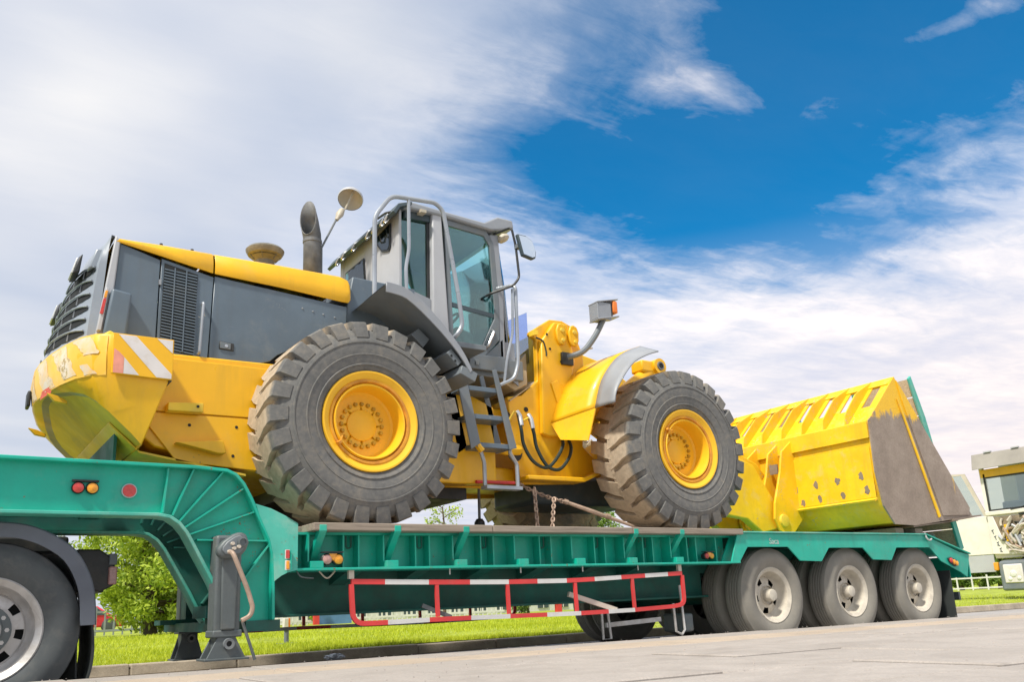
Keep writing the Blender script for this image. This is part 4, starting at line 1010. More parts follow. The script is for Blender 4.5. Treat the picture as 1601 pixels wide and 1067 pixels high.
# --- rear frame
MB().prism([(-1.80,1.98),(-1.55,2.40),(-.2,2.42),(1.0,2.42),(1.45,2.25),(1.45,1.55),(1.05,1.535),(-.75,1.555),(-1.45,1.70)], .52, 2.23).build('rear_frame', 'yellow', LD, bevel=.012)
MB().prism([(-1.60,2.36),(.72,2.36),(.72,1.975),(-1.60,1.955)], .497, .519).build('upper_side_plate', 'yellow', LD, bevel=.004, seg=1)
MB().prism([(-1.58,1.945),(.72,1.965),(.72,1.60),(-.74,1.56),(-1.30,1.60)], .500, .519).build('lower_side_plate', 'yellow', LD, bevel=.004, seg=1)
MB().prism([(-1.395,1.945),(-1.15,1.95),(-1.15,2.02),(-1.395,2.005)], .40, .496).build('side_step', 'grime_yellow', LD, bevel=.006)
MB().lathe([(.010, 0), (.010, -.006), (0, -.006)], (-1.19, .40, 1.99), n=10).build('step_hole', 'dark', LD)
MB().prism([(-1.33,1.72),(-1.0,1.755),(-.975,1.66),(-1.03,1.655)], .40, .498).build('side_step', 'yellow', LD, bevel=.006)
for x, z in ((-1.22,1.87),(-.88,1.88),(-.9,1.66)):
    MB().lathe([(.012,-.002),(0,-.002)], (x, .4995, z), n=12).build('drain_hole', 'dark', LD)
# slanted belly sheet under the tail
MB().slab([[(-1.75,.55,1.86),(-1.75,2.2,1.86)],[(-1.55,.5,1.66),(-1.55,2.25,1.66)],[(-.8,.5,1.53),(-.8,2.25,1.53)]], (0, 0, -.015)).build('tail_belly_plate', 'grime_yellow', LD, smooth=50)
# --- counterweight
plan = [(-1.44,.20),(-1.62,.20),(-1.82,.20),(-1.915,.26),(-1.99,.38),(-2.06,.60),(-2.12,.88),(-2.155,1.15),(-2.165,1.375)]
plan = plan+[(x, both(y)) for x, y in plan[::-1][1:]]
def inset(x, y, k):
    v = Vector((-1.45-x, 1.375-y)); 
    s_ = 1 if y < 1.375 else -1
    return x+k*max(0, min(1, (-1.6-x)/.5)), y+s_*k*max(0, min(1, abs(y-1.375)/.5))
rows = []
def zb(x):
    tab = [(-2.17,2.17),(-2.12,2.13),(-2.0,2.03),(-1.83,1.87),(-1.62,1.73),(-1.3,1.6)]
    for (a, za), (b_, zc) in zip(tab, tab[1:]):
        if a <= x <= b_: return za+(zc-za)*(x-a)/(b_-a)
    return 2.17 if x < -2 else 1.6
def zmid(x): return max(2.11, zb(x)+.055)
n = len(plan)
for j, (tfrac, ins) in enumerate([(0, .012), (.05, 0), (.5, -.012), (1, 0)]):
    rows.append([])
    for x, y in plan:
        zt = 2.405; zm = zmid(x); xx, yy = inset(x, y, ins)
        rows[-1].append((xx, yy, zt+(zm-zt)*tfrac))
for k, ins in ((.5, .02), (1.0, .07)):
    r_ = []
    for i, (x, y) in enumerate(plan):
        xx, yy = inset(x, y, ins)
        if i in (0, n-1): xx -= .14*k
        if i in (1, n-2): xx -= .03*k
        r_.append((xx, yy, zmid(x)+(zb(x)-zmid(x))*k*(1 if y < 1.4 else .72)))
    rows.append(r_)
cwm = MB(); cwm.grid(rows)
top = rows[0]; bot = rows[-1]
half = n//2
cwm.grid([[top[i] for i in range(half+1)], [(top[i][0], 1.375, top[i][2]) for i in range(half+1)]])
cwm.grid([[top[n-1-i] for i in range(half+1)], [(top[n-1-i][0], 1.375, top[n-1-i][2]) for i in range(half+1)]])
for e in (0, n-1):
    cwm.grid([[r[e] for r in rows], [(r[e][0], 1.0 if e == 0 else 1.75, r[e][2]) for r in rows]])
CW = cwm.build('counterweight', 'yellow', LD, bevel=.012, smooth=45)
# recessed underside
ub = MB(); rr = []
for k in (0, .03, .08, .4, .7, 1.0):
    dz = .03*math.sin(math.pi*min(1, k/.24)) if k < .24 else 0.
    rr.append([(b_[0]+(-1.45-b_[0])*k, b_[1]+(1.375-b_[1])*k, b_[2]+dz+(1.57-b_[2])*k+.03*math.sin(math.pi*k)) for b_ in bot])
ub.grid(rr[2:]); ub.build('counterweight_underside', 'grime_yellow', LD, smooth=60)
MB().grid(rr[:3]).build('worn_lower_rim', 'wornrim', CW, smooth=60)
MB().slab([[(-1.70,.62,1.88),(-1.70,.62,1.60)],[(-1.70,2.1,1.88),(-1.70,2.1,1.60)]], (.02, 0, 0)).build('slot_shade_plate', 'tealdark', LD, smooth=0)  # dark sheet standing in for the shaded opening under the tail
for y in (.75, 2.0): MB().prism([(-2.13,2.075),(-2.08,2.02),(-2.0,2.005),(-2.0,2.03),(-2.06,2.06)], y-.02, y+.02).build('tail_lug', 'yellow', LD, bevel=.004)
MB().box(-2.205, -2.18, 1.3, 1.45, 2.10, 2.22).build('tow_pin', 'black', LD, bevel=.01)
# chevron plate on the near side
cp = MB().prism([(-1.815,2.395),(-1.425,2.395),(-1.425,2.105),(-1.815,2.112)], .170, .187).build('chevron_plate', 'yellow', LD, bevel=.003, seg=1, smooth=0)
def quadpt(u, v): return (-1.805+u*.372, 2.118+v*.27+(-.006*u if v < .5 else 0))
def stripe(poly, m, y=.1672, nm='chevron_stripe'):
    return MB().prism([quadpt(*p) for p in poly], y, y+.0025).build(nm, m, cp, smooth=0)
stripe([(.06,1),(.36,1),(1,.12),(1,0),(.74,0)], 'stickerwhite')
stripe([(.72,1),(1,1),(1,.66)], 'stickerwhite')
stripe([(.0,.62),(.08,.55),(.17,.43),(.17,0),(.0,0)], 'stickerpink')
stripe([(.175,.42),(.44,0),(.175,0)], 'stickerwhite')
MB().prism([(-1.44,2.10),(-1.425,2.10),(-1.425,2.20),(-1.44,2.20)], .188, .5).build('plate_bracket', 'slate_dark', cp, smooth=0)
# worn chevrons wrapped on the curved tail
def wrap(u, v, off=.004):
    # u along plan from index 2 to 8 (0..1), v 0 at z=2.10 .. 1 at 2.39
    f = 2+u*6; i = min(int(f), 7); t = f-i
    x = plan[i][0]+(plan[i+1][0]-plan[i][0])*t; y = plan[i][1]+(plan[i+1][1]-plan[i][1])*t
    d = Vector((plan[i+1][1]-plan[i][1], -(plan[i+1][0]-plan[i][0]), 0)).normalized(); 
    if d.x > 0: d = -d
    bulge = .013*math.sin(math.pi*max(0, min(1, v)))
    return Vector((x, y, 2.10+.295*v))+d*(off+bulge)
def wrapped(poly_uv, m, nm='tail_chevron', jag=0, seed=0):
    rnd = random.Random(seed)
    (a, b_, c_, d_) = poly_uv     # quad: bottom-left, bottom-right, top-right, top-left in uv
    rows = []
    for j in range(9):
        v = j/8; L = (a[0]+(d_[0]-a[0])*v, a[1]+(d_[1]-a[1])*v); R__ = (b_[0]+(c_[0]-b_[0])*v, b_[1]+(c_[1]-b_[1])*v)
        j1, j2 = rnd.uniform(-jag, jag), rnd.uniform(-jag, jag)
        rows.append([wrap(max(0, min(1, L[0]+j1+(R__[0]+j2-L[0]-j1)*k/6)), L[1]+(R__[1]-L[1])*k/6) for k in range(7)])
    MB().grid(rows).build(nm, m, CW, smooth=60)
wrapped([(.03,.02),(.985,.02),(.985,.97),(.03,.97)], 'stickeryellow')
def wrap2(*a, **k):
    global wrap
    w0_ = wrap
    wrap = lambda u, v, off=.0055: w0_(u, v, off)
    wrapped(*a, **k); wrap = w0_
wrap2([(.10,.52),(.25,.52),(.40,.96),(.20,.96)], 'stickerscuff', jag=.012, seed=2)
wrap2([(.34,.10),(.46,.10),(.62,.93),(.46,.93)], 'stickerscuff', jag=.014, seed=3)
wrap2([(.12,.05),(.24,.05),(.30,.30),(.22,.30)], 'stickerscuff', jag=.008, seed=8)
wrap2([(.56,.05),(.70,.05),(.84,.93),(.70,.93)], 'stickerscuff', jag=.012, seed=4)
wrap2([(.80,.05),(.92,.05),(.975,.55),(.93,.80)], 'stickerscuff', jag=.006, seed=5)
wrap2([(.60,-.05),(.76,-.05),(.72,.12),(.62,.12)], 'stickerred', jag=.010, seed=6)

# --- rear grille (light grey louvred end)
prof = [(-2.10,2.41),(-2.055,2.62),(-2.0,2.86),(-1.95,3.05),(-1.90,3.19),(-1.83,3.275)]
g = MB(); rows = []
ys = [.56,.585,.64,.72,.85,1.05,1.375]; ys = ys+[both(y) for y in ys[::-1][1:]]
def gx(px_, z, y):
    d = min(1, abs(y-1.375)/.815)**2.4; k = (z-2.41)/.865
    return px_-.03*(1-d)+(.165-.13*k)*d
for (x, z) in prof:
    rows.append([(gx(x, z, y), y, z-.012*(abs(y-1.375)/.8)**4) for y in ys])
rows2 = [(r[0][0]+.20+(.02 if i else 0), r[0][1], r[0][2]) for i, r in enumerate(rows)]
g.grid(rows)
# side returns
for e, yy in ((0, .555), (-1, both(.555))):
    g.grid([[(-1.865+(.01*i), yy, r[e][2]) for i, r in enumerate(rows)], [r[e] for r in rows]])
g.grid([rows[-1], [(-1.79, y, 3.25) for y in ys]])
GR = g.build('rear_grille', 'grille', LD, smooth=50)
# louvre mouths: dark hooded slots with a raised lip
for k in range(6):
    z = 2.50+.088*k+.002*k*k
    xf = -2.10+(z-2.41)*.228
    for side in (-1, 1):
        rows = []
        rows_d = []
        for i in range(11):
            t = i/10; y = .585+t*.66
            yy = y if side < 0 else both(y)
            hh = .034*min(1, math.sin(math.pi*(t*.94+.03))*1.3)**.5
            xx = gx(xf, z, y)-.004
            rows.append([(xx-.004, yy, z-hh*.8), (xx-.006+hh*.2, yy, z+hh)])
            rows_d.append(((xx-.008, yy, z+hh*1.1), 0))
        MB().grid(rows).build('grille_slot', 'dark', GR, smooth=0)
        MB().tube([p[0] for p in rows_d], .007, 6).build('grille_lip', 'grille', GR)
        for t in (.28, .62):
            y = .585+t*.66; yy = y if side < 0 else both(y); xx = gx(xf, z, y)-.008
            MB().bar((xx, yy, z-.026), (xx+.008, yy, z+.03), .012, .012).build('grille_rib', 'cabgrey', GR, smooth=0)
# recessed boxes at the top with lamp
for s_ in (0, 1):
    Y = (lambda y: y) if s_ == 0 else both
    MB().prism([(-1.945,3.0),(-1.905,3.155),(-1.85,3.165),(-1.85,3.01)], min(Y(.60), Y(.72)), max(Y(.60), Y(.72))).build('lamp_pod', 'grille', GR, bevel=.012)
    lp = MB().prism([(-2.035,2.975),(-2.0,3.11),(-1.975,3.14),(-1.99,2.99)], min(Y(.70), Y(.92)), max(Y(.70), Y(.92))).build('work_lamp', 'black', GR, bevel=.01)
    MB().prism([(-2.045,2.985),(-2.014,3.105),(-2.002,3.115),(-2.03,2.985)], min(Y(.72), Y(.90)), max(Y(.72), Y(.90))).build('lens', 'lensclear', lp, bevel=.004)
# pale pillar between grille and engine cover
MB().prism([(-1.885,2.42),(-1.80,2.42),(-1.755,3.225),(-1.79,3.26)], .53, .57).build('corner_pillar', 'cabwhite', LD, bevel=.01)
# indicator cluster
cl = MB().prism([(-1.875,2.50),(-1.85,2.50),(-1.815,2.82),(-1.835,2.83)], .485, .535).build('tail_lamp', 'cabwhite', LD, bevel=.004)
MB().prism([(-1.868,2.62),(-1.845,2.62),(-1.83,2.74),(-1.85,2.74)], .478, .4845).build('lens', 'lensred', cl, bevel=.003)
MB().prism([(-1.849,2.745),(-1.83,2.745),(-1.822,2.80),(-1.84,2.80)], .478, .4845).build('lens', 'lensamber', cl, bevel=.003)
MB().prism([(-1.845,2.42),(-1.69,2.42),(-1.665,2.80),(-1.80,2.82)], .46, .545).build('lamp_housing', 'slate', LD, bevel=.018, seg=3)
MB().prism([(-1.86,2.40),(-1.73,2.40),(-1.76,2.47),(-1.80,2.49),(-1.84,2.46)], .42, .455).build('mount_lug', 'grime_yellow', LD, bevel=.012)
# --- engine bay sides
for s_ in (0, 1):
    Y = (lambda a, b: (a, b)) if s_ == 0 else (lambda a, b: (both(b), both(a)))
    ec = MB().prism([(-1.80,2.43),(-1.475,2.40),(-1.47,3.13),(-1.755,3.21)], *Y(.55, .60)).build('rear_side_panel', 'slate', LD, bevel=.006)
    ld = MB().prism([(-1.467,2.395),(-1.10,2.355),(-1.075,3.065),(-1.462,3.145)], *Y(.55, .575)).build('louvre_door', 'slate', LD, bevel=.004, seg=1)
    MB().prism([(-1.448,2.44),(-1.205,2.41),(-1.195,3.06),(-1.440,3.11)], *Y(.546, .5495)).build('louvre_back', 'dark', ld, smooth=0)
    nl = 27
    for i in range(nl):
        z = 2.445+.0235*i
        MB().bar((-1.446+.0003*i, Y(.541, .541)[0], z+.004), (-1.20, Y(.541, .541)[0], z-.024+i*.0004), .008, .009).build('louvre_slat', 'slate', ld, smooth=0)
    for x in (-1.375, -1.29): MB().prism([(x,2.43),(x+.008,2.43),(x+.014,3.08),(x+.006,3.08)], *Y(.533, .537)).build('louvre_bar', 'slate', ld, smooth=0)
    MB().tube(bend([(-1.155,Y(.548, .548)[0],2.83),(-1.155,Y(.505, .505)[0],2.83),(-1.17,Y(.505, .505)[0],2.43),(-1.17,Y(.548, .548)[0],2.43)], .03), .011, 8).build('handle', 'tube', ld)
    sp = MB().prism([(-1.092,2.352),(-.83,2.365),(-.62,2.44),(-.56,2.50),(-.45,2.56),(.02,2.60),(.03,3.0),(-1.068,3.075)], *Y(.55, .575)).build('service_panel', 'slate', LD, bevel=.005, seg=1)
    lt = MB().prism([(-1.015,2.555),(-.905,2.545),(-.905,2.485),(-1.018,2.49)], *Y(.542, .549)).build('latch', 'black', sp, bevel=.003, seg=1)
    MB().prism([(-1.010,2.549),(-.93,2.541),(-.932,2.492),(-1.012,2.496)], *Y(.537, .5415)).build('latch_paddle', 'steelgrey', lt, bevel=.003)
    MB().lathe([(.014, -.005), (.012, -.010), (0, -.012)], (-.965, Y(.543, .543)[0], 2.517), (0, 1 if s_ == 0 else -1, 0), 14).build('keyhole', 'chrome', lt)
    for i, x in enumerate((-.36, -.27, -.18, -.08)):
        MB().lathe([(.008, 0), (.006, -.006), (0, -.007)], (x, Y(.55, .55)[0], 2.925-.012*i), (0, 1 if s_ == 0 else -1, 0), 8).build('rivet', 'cabgrey', sp)
    hn = MB().box(-1.475, -1.458, *Y(.535, .549), 2.93, 2.97).build('hinge', 'cabgrey', ld, smooth=0)
MB().box(-1.78, .0, .60, both(.60), 2.41, 3.0).build('engine_block', 'dark', LD, smooth=0)
MB().prism([(-.0,2.35),(.70,2.35),(.70,3.29),(.10,3.30),(.04,3.0)], .585, both(.585)).build('cowl', 'slate', LD, bevel=.01)
# yellow hood, two pieces, rounded shoulders
def hood(xs, zt, zl, nm):
    rows = []
    for x, a, b_ in zip(xs, zt, zl):
        sec = [(.535, b_), (.535, b_+(a-b_)*.45), (.555, a-.03), (.60, a-.005), (.70, a+.012), (1.0, a+.03), (1.375, a+.035)]
        sec = sec+[(both(y), z) for y, z in sec[::-1][1:]]
        rows.append([(x, y, z) for y, z in sec])
    return MB().grid(rows).build(nm, 'yellow', LD, solid=.012, bevel=.004, seg=1, smooth=50)
hood([-1.785,-1.76,-1.45,-1.085], [3.225,3.262,3.272,3.275], [3.205,3.205,3.152,3.088], 'hood')
hood([-1.072,-.55,-.02,.035,.055], [3.272,3.282,3.282,3.265,3.22], [3.086,3.066,3.03,3.03,3.06], 'hood')
MB().lathe([(.0,0),(.012,0),(.012,.02),(0,.025)], (-1.45, .66, 3.29), (0,0,1), 8).build('hood_bolt', 'black', LD)
MB().lathe([(.0,0),(.012,0),(.012,.02),(0,.025)], (-1.22, .66, 3.29), (0,0,1), 8).build('hood_bolt', 'black', LD)
# precleaner mushroom, exhaust, mirror on a stalk
pc = MB().lathe([(.085,-.32),(.085,.0),(.115,.03),(.125,.035)], (-.47, 1.2, 3.555), (0,0,1), 28).build('precleaner', 'bowl', LD)
MB().lathe([(.06,.015),(.148,.055),(.165,.085),(.168,.10),(.15,.12),(.09,.138),(0,.143)], (-.47, 1.2, 3.555), (0,0,1), 32).build('cap', 'bowl', pc)
for a in range(6):
    q = a*math.pi/3; MB().bar((-.47+.09*math.cos(q), 1.2+.09*math.sin(q), 3.565), (-.47+.155*math.cos(q), 1.2+.155*math.sin(q), 3.64), .006, .02).build('cap_fin', 'rustpipe', pc, smooth=0)
ex = MB()
ring = 28; rows = []
for (z0_, k) in ((3.28, 0), (3.84, 0), (3.90, .25), (4.02, .7), (4.22, 1.0)):
    r = .078 if k == 0 else .082
    rows.append([Vector((-.03+r*math.cos(6.2832*i/ring)-(.02*k if True else 0), 1.2+r*math.sin(6.2832*i/ring), z0_)) for i in range(ring+1)])
# mouth: one long slanted oval that looks to the rear
PH = R(40); wv = Vector((math.cos(PH), math.sin(PH), 0)); qv = Vector((-math.sin(PH), math.cos(PH), 0)); C0 = Vector((-.03, 1.2, 0))
def ell_ring(off, zc, hx, hz, hy=.081):
    out = []
    for i in range(ring+1):
        a = 6.2832*i/ring; out.append(C0+wv*(off+hx*math.cos(a))+qv*(hy*math.sin(a))+Vector((0, 0, zc+hz*math.cos(a))))
    return out
rows = [ell_ring(0, 3.28, .078, 0, .078), ell_ring(0, 3.845, .078, 0, .078)]
mid = ell_ring(-.010, 3.90, .070, .035); tp0 = ell_ring(-.045, 3.98, .042, .10); tp = ell_ring(-.085, 4.045, .006, .17, .080)
ex.grid(rows+[mid, tp0, tp]); EX = ex.build('exhaust_pipe', 'rustpipe', LD, solid=.008, smooth=50)
MB().lathe([(.084,0),(.088,.005),(.088,.03),(.084,.035)], (-.03, 1.2, 3.82), (0,0,1), 28).build('collar', 'rustpipe', EX)
rm = MB().tube([(.06,1.2,3.30),(.06,1.2,3.80),(.21,1.2,4.13)], .010, 8).build('rear_mirror', 'steelgrey', LD)
ax = Vector((.35,.45,.85)).normalized()
MB().lathe([(0,-.02),(.02,-.02),(.03,.02),(.045,.06),(.032,.12),(0,.13)], (.215, 1.2, 4.13), (.45,.1,.9), 14, sx=1, sz=.8).build('mirror_clamp', 'beige', rm)
MB().lathe([(.118,-.005),(.124,.01),(.120,.03),(.09,.085),(.05,.11),(0,.118)], (.335, 1.17, 4.345), ax, 30).build('mirror_shell', 'cabwhite', rm)
MB().lathe([(.117,.004),(.085,.05),(.04,.075),(0,.08)], (.335, 1.17, 4.345), ax, 30).build('mirror_bowl', 'beige', rm)
MB().tube([(.29,1.19,4.24),(.33,1.16,4.35),(.35,1.15,4.42)], .010, 6).build('bowl_strut', 'beige', rm)

# --- cab
CY0, CY1 = .70, 2.05
cab = MB().box(.62, 1.95, CY0+.02, CY1-.02, 2.60, 2.80).build('cab_floor', 'steelgrey', LD, bevel=.01)
# side sill at near side
MB().prism([(1.30,2.785),(1.71,2.80),(1.70,2.645),(1.30,2.645)], .665, .72).build('cab_sill', 'steelgrey', LD, bevel=.008)
MB().box(1.36, 1.40, .655, .664, 2.68, 2.73).build('sill_clip', 'steelgrey', LD, bevel=.004)
def prismboth(pts, y0, y1, nm, m, bev=.008, par=None):
    a = MB().prism(pts, y0, y1).build(nm, m, par or LD, bevel=bev)
    b_ = MB().prism(pts, both(y1), both(y0)).build(nm, m, par or LD, bevel=bev)
    return a
prismboth([(.60,3.10),(.628,3.10),(.638,4.12),(.61,4.12)], .70, .78, 'rear_pillar', 'cabwhite', .004)
prismboth([(.925,2.80),(1.105,2.80),(1.045,4.16),(.945,4.16)], .665, .76, 'centre_pillar', 'cabwhite', .014)
prismboth([(1.665,2.80),(1.725,2.80),(1.735,3.4),(1.705,4.08),(1.60,4.06),(1.64,3.9),(1.668,3.4)], .69, .77, 'front_pillar', 'cabgrey', .01)
# rear wall: broad pale panel with a small upper window
rw = MB().add([(.615,.74,3.05),(.615,both(.74),3.05),(.625,both(.74),4.10),(.625,.74,4.10)], [(0,1,2,3)])
RW = rw.build('rear_wall', 'cabwhite', LD, solid=.02, smooth=0)
MB().prism([(.86,3.80),(.90,3.76),(1.04,3.80),(1.16,3.93),(1.16,4.0),(.86,4.03)], .598, .603, 'x').build('rear_window_seal', 'black', RW, smooth=0)
MB().prism([(.88,3.81),(.91,3.78),(1.03,3.82),(1.14,3.94),(1.14,3.985),(.88,4.01)], .592, .597, 'x').build('rear_window', 'glass', RW, smooth=0)
MB().prism([(1.35,3.15),(1.90,3.15),(1.90,3.90),(1.45,3.90)], .598, .603, 'x').build('rear_window_seal', 'black', RW, smooth=0)
MB().prism([(1.37,3.17),(1.88,3.17),(1.88,3.88),(1.46,3.88)], .592, .597, 'x').build('rear_window', 'glass', RW, smooth=0)
# quarter window
MB().prism([(.632,3.30),(.905,3.29),(.918,3.20),(.918,4.12),(.640,4.10)], .735, .739).build('quarter_window', 'glass', LD, smooth=0)
MB().prism([(.90,3.20),(.926,3.20),(.940,4.10),(.914,4.10)], .722, .733).build('window_seal', 'black', LD, smooth=0)
MB().prism([(.672,4.04),(.938,4.05),(.938,4.12),(.672,4.11)], .70, .76).build('window_header', 'slate_dark', LD, smooth=0)
MB().prism([(.66,3.05),(.93,3.05),(.93,3.27),(.66,3.345)], .70, .74).build('quarter_panel', 'cabgrey', LD, bevel=.004)
MB().box(.68, 1.9, both(.745), both(.735), 3.1, 4.1).build('far_side_window', 'glass', LD, smooth=0)
MB().box(.68, 1.70, both(.745), both(.70), 2.8, 3.2).build('far_side_panel', 'steelgrey', LD, smooth=0)
# door: frame + glass + lower tinted pane, opens at the rear edge
DO = MB()
outer = [(1.105,2.80),(1.49,2.79),(1.66,2.97),(1.675,3.30),(1.64,3.98),(1.56,4.09),(1.085,4.11)]
inner = [(1.155,2.86),(1.445,2.85),(1.615,3.18),(1.622,3.30),(1.595,3.93),(1.53,4.03),(1.125,4.05)]
vs = [(p[0], .685, p[1]) for p in outer]+[(p[0], .685, p[1]) for p in inner]+[(p[0], .725, p[1]) for p in outer]+[(p[0], .725, p[1]) for p in inner]
k = len(outer); fs = []
for i in range(k):
    j = (i+1) % k
    fs += [(i, j, k+j, k+i), (2*k+i, 3*k+i, 3*k+j, 2*k+j), (i, 2*k+i, 2*k+j, j), (k+i, k+j, 3*k+j, 3*k+i)]
DOOR = DO.add(vs, fs).build('door', 'steelgrey', LD, bevel=.006, smooth=0)
MB().prism([(1.140,3.275),(1.617,3.235),(1.618,3.30),(1.592,3.925),(1.527,4.025),(1.13,4.045)], .700, .705).build('door_window', 'glass', DOOR, smooth=0)
MB().prism([(1.15,2.865),(1.443,2.855),(1.612,3.19),(1.14,3.235)], .7005, .7055).build('lower_door_window', 'glass', DOOR, smooth=0)
MB().prism([(1.138,3.235),(1.618,3.19),(1.618,3.232),(1.138,3.278)], .694, .71).build('window_bar', 'slate_dark', DOOR, smooth=0)
MB().prism([(1.515,2.86),(1.60,3.02),(1.60,3.06),(1.575,3.07),(1.49,2.90)], .668, .6845).build('handle_recess', 'slate_dark', DOOR, bevel=.004)
MB().tube(bend([(1.50,.684,2.87),(1.505,.645,2.89),(1.575,.645,3.03),(1.575,.684,3.06)], .02), .014, 8).build('handle', 'chrome', DOOR)
MB().prism([(1.50,2.80),(1.70,2.80),(1.70,2.98)], .69, .72).build('lower_front_panel', 'steelgrey', LD, smooth=0)
# windscreen, curved sheet round the front
wsr = []
for (y, dx) in ((.77, -.10), (.85, .0), (1.05, .10), (1.375, .14), (1.70, .10), (1.90, .0), (1.98, -.10)):
    wsr.append([(1.88+dx, y, 2.66), (1.90+dx, y, 3.0), (1.86+dx, y, 3.6), (1.80+dx, y, 4.10)])
MB().grid(wsr).build('windscreen', 'clearglass', LD, solid=.006, smooth=60)
MB().prism([(1.70,2.62),(1.90,2.52),(2.05,2.60),(2.05,2.74),(1.72,2.78)], .80, 1.95).build('front_skirt', 'sandtan', LD, bevel=.01)
MB().prism([(1.73,2.66),(1.735,2.98),(1.86,2.98),(1.90,2.55)], .74, .755).build('skirt_glass', 'cabgrey', LD, smooth=0)
# roof
rf = [(.56,4.10),(.60,4.15),(.72,4.185),(1.05,4.17),(1.52,4.155),(1.68,4.25),(1.86,4.25),(1.87,4.16),(1.70,4.11),(1.60,4.085),(1.1,4.115),(.66,4.11)]
ROOF = MB().prism(rf, .645, both(.645)).build('roof', 'cabgrey', LD, bevel=.018, seg=3)
MB().prism([(.50,4.02),(.56,4.11),(.70,4.16),(.70,4.13),(.58,4.08),(.53,4.0)], .60, both(.60)).build('rear_visor', 'slate_dark', ROOF, bevel=.004)
for y in (.72, .80, .98, 1.12, 1.45, 1.70, 1.85):
    MB().tube(bend([(.57,y,4.09),(.50,y,4.03),(.49,y+.05,3.97),(.52,y+.08,3.98),(.55,y+.03,4.04)], .02), .010, 6).build('roof_hook', 'chrome', ROOF)
MB().tube(bend([(.60,.68,4.08),(.52,.66,4.04),(.50,.75,4.06),(.54,1.0,4.12)], .03), .011, 6).build('cable', 'black', ROOF)
MB().box(.80, .86, .62, .70, 4.09, 4.12).build('gutter_clip', 'beige', ROOF, smooth=0)
for s_ in (0, 1):
    Y = (lambda y: y) if s_ == 0 else both
    MB().lathe([(0,0),(.05,.01),(.075,.05),(.06,.10),(.02,.13),(0,.13)], (1.70, Y(.70), 4.03), (.9, -.15 if s_ == 0 else .15, .35), 14, sz=.6).build('work_lamp', 'beige', ROOF)
# inside
st = MB().box(.90, 1.28, 1.10, 1.62, 2.95, 3.10).build('seat', 'seat', LD, bevel=.04, seg=3)
MB().prism([(.86,3.05),(1.0,3.05),(.90,3.72),(.78,3.70)], 1.12, 1.60).build('backrest', 'seatpale', st, bevel=.04, seg=3)
MB().prism([(.80,3.74),(.88,3.75),(.86,3.92),(.79,3.90)], 1.22, 1.50).build('headrest', 'seat', st, bevel=.03, seg=3)
MB().box(.95, 1.2, 1.2, 1.5, 2.80, 2.95).build('seat_base', 'interior', st, smooth=0)
MB().box(.80, 1.15, .95, 1.08, 2.9, 3.28).build('armrest', 'interior', st, bevel=.03)
MB().prism([(1.62,2.82),(1.74,2.82),(1.70,3.20),(1.52,3.26),(1.48,3.22),(1.60,3.10)], 1.22, 1.52).build('steering_column', 'interior', LD, bevel=.02)
MB().tube([(1.50+.05*math.cos(a), 1.37+.19*math.sin(a), 3.34+.17*math.cos(a)*.45) for a in [i*math.pi/10 for i in range(20)]], .014, 6, True).build('steering_wheel', 'black', LD)
MB().tube([(1.48,.85,3.05),(1.50,.84,3.36),(1.54,.83,3.52)], .012, 6).build('lever', 'black', LD)
MB().box(.64, .80, .80, 1.9, 2.8, 3.3).build('cab_locker', 'interior', LD, smooth=0)
MB().box(.68, 1.68, .80, 1.95, 4.06, 4.10).build('headliner', 'seat', LD, smooth=0)
MB().prism([(1.42,3.62),(1.60,3.96),(1.30,4.04),(1.2,4.0)], 1.78, 1.80).build('sun_blind', 'seat', LD, smooth=0)
MB().tube([(1.15,1.93,3.62),(1.72,1.93,3.5)], .014, 6).build('far_grab_rail', 'black', LD)
# handrails
hr = MB().tube(bend([(.19,.35,3.02),(.20,.35,3.79),(.36,.35,4.02),(.80,.35,4.06),(.88,.35,4.0),(1.01,.35,3.22),(1.045,.35,2.92),(.98,.36,2.82),(.98,.62,2.80)], .07, 5), .020, 10).build('handrail', 'tube', LD)
MB().tube(bend([(.53,.35,4.035),(.525,.35,3.55),(.49,.35,3.37),(.50,.36,3.15)], .05), .016, 8).build('handrail_post', 'tube', hr)
MB().tube(bend([(1.66,.70,3.50),(1.75,.50,3.49),(1.735,.50,2.70),(1.68,.50,2.54),(1.53,.52,2.47)], .06, 5), .018, 8).build('handrail', 'tube', LD)
MB().tube(bend([(1.71,.50,3.44),(1.69,.50,2.99),(1.61,.50,2.73),(1.58,.52,2.50)], .06), .013, 8).build('handrail', 'tube', LD)
ma = MB().tube(bend([(1.66,.70,4.08),(1.70,.45,4.06),(1.74,.45,3.88),(1.765,.45,3.55),(1.70,.46,3.46),(1.53,.62,3.40),(1.53,.69,3.40)], .04, 5), .012, 8).build('mirror_arm', 'black', LD)
MB().box(1.73, 1.78, .39, .46, 3.84, 3.88).build('mirror_clamp', 'steelgrey', ma, smooth=0)
ms = [(1.70,3.955),(1.80,3.955),(1.875,3.915),(1.915,3.81),(1.905,3.74),(1.87,3.725),(1.755,3.745)]
MB().prism(ms, .355, .40).build('side_mirror', 'slate_dark', ma, bevel=.008)
cen = (1.81, 3.84)
MB().prism([(cen[0]+(p[0]-cen[0])*.88, cen[1]+(p[1]-cen[1])*.88) for p in ms], .349, .3545).build('mirror_glass', 'mirror', ma, smooth=0)
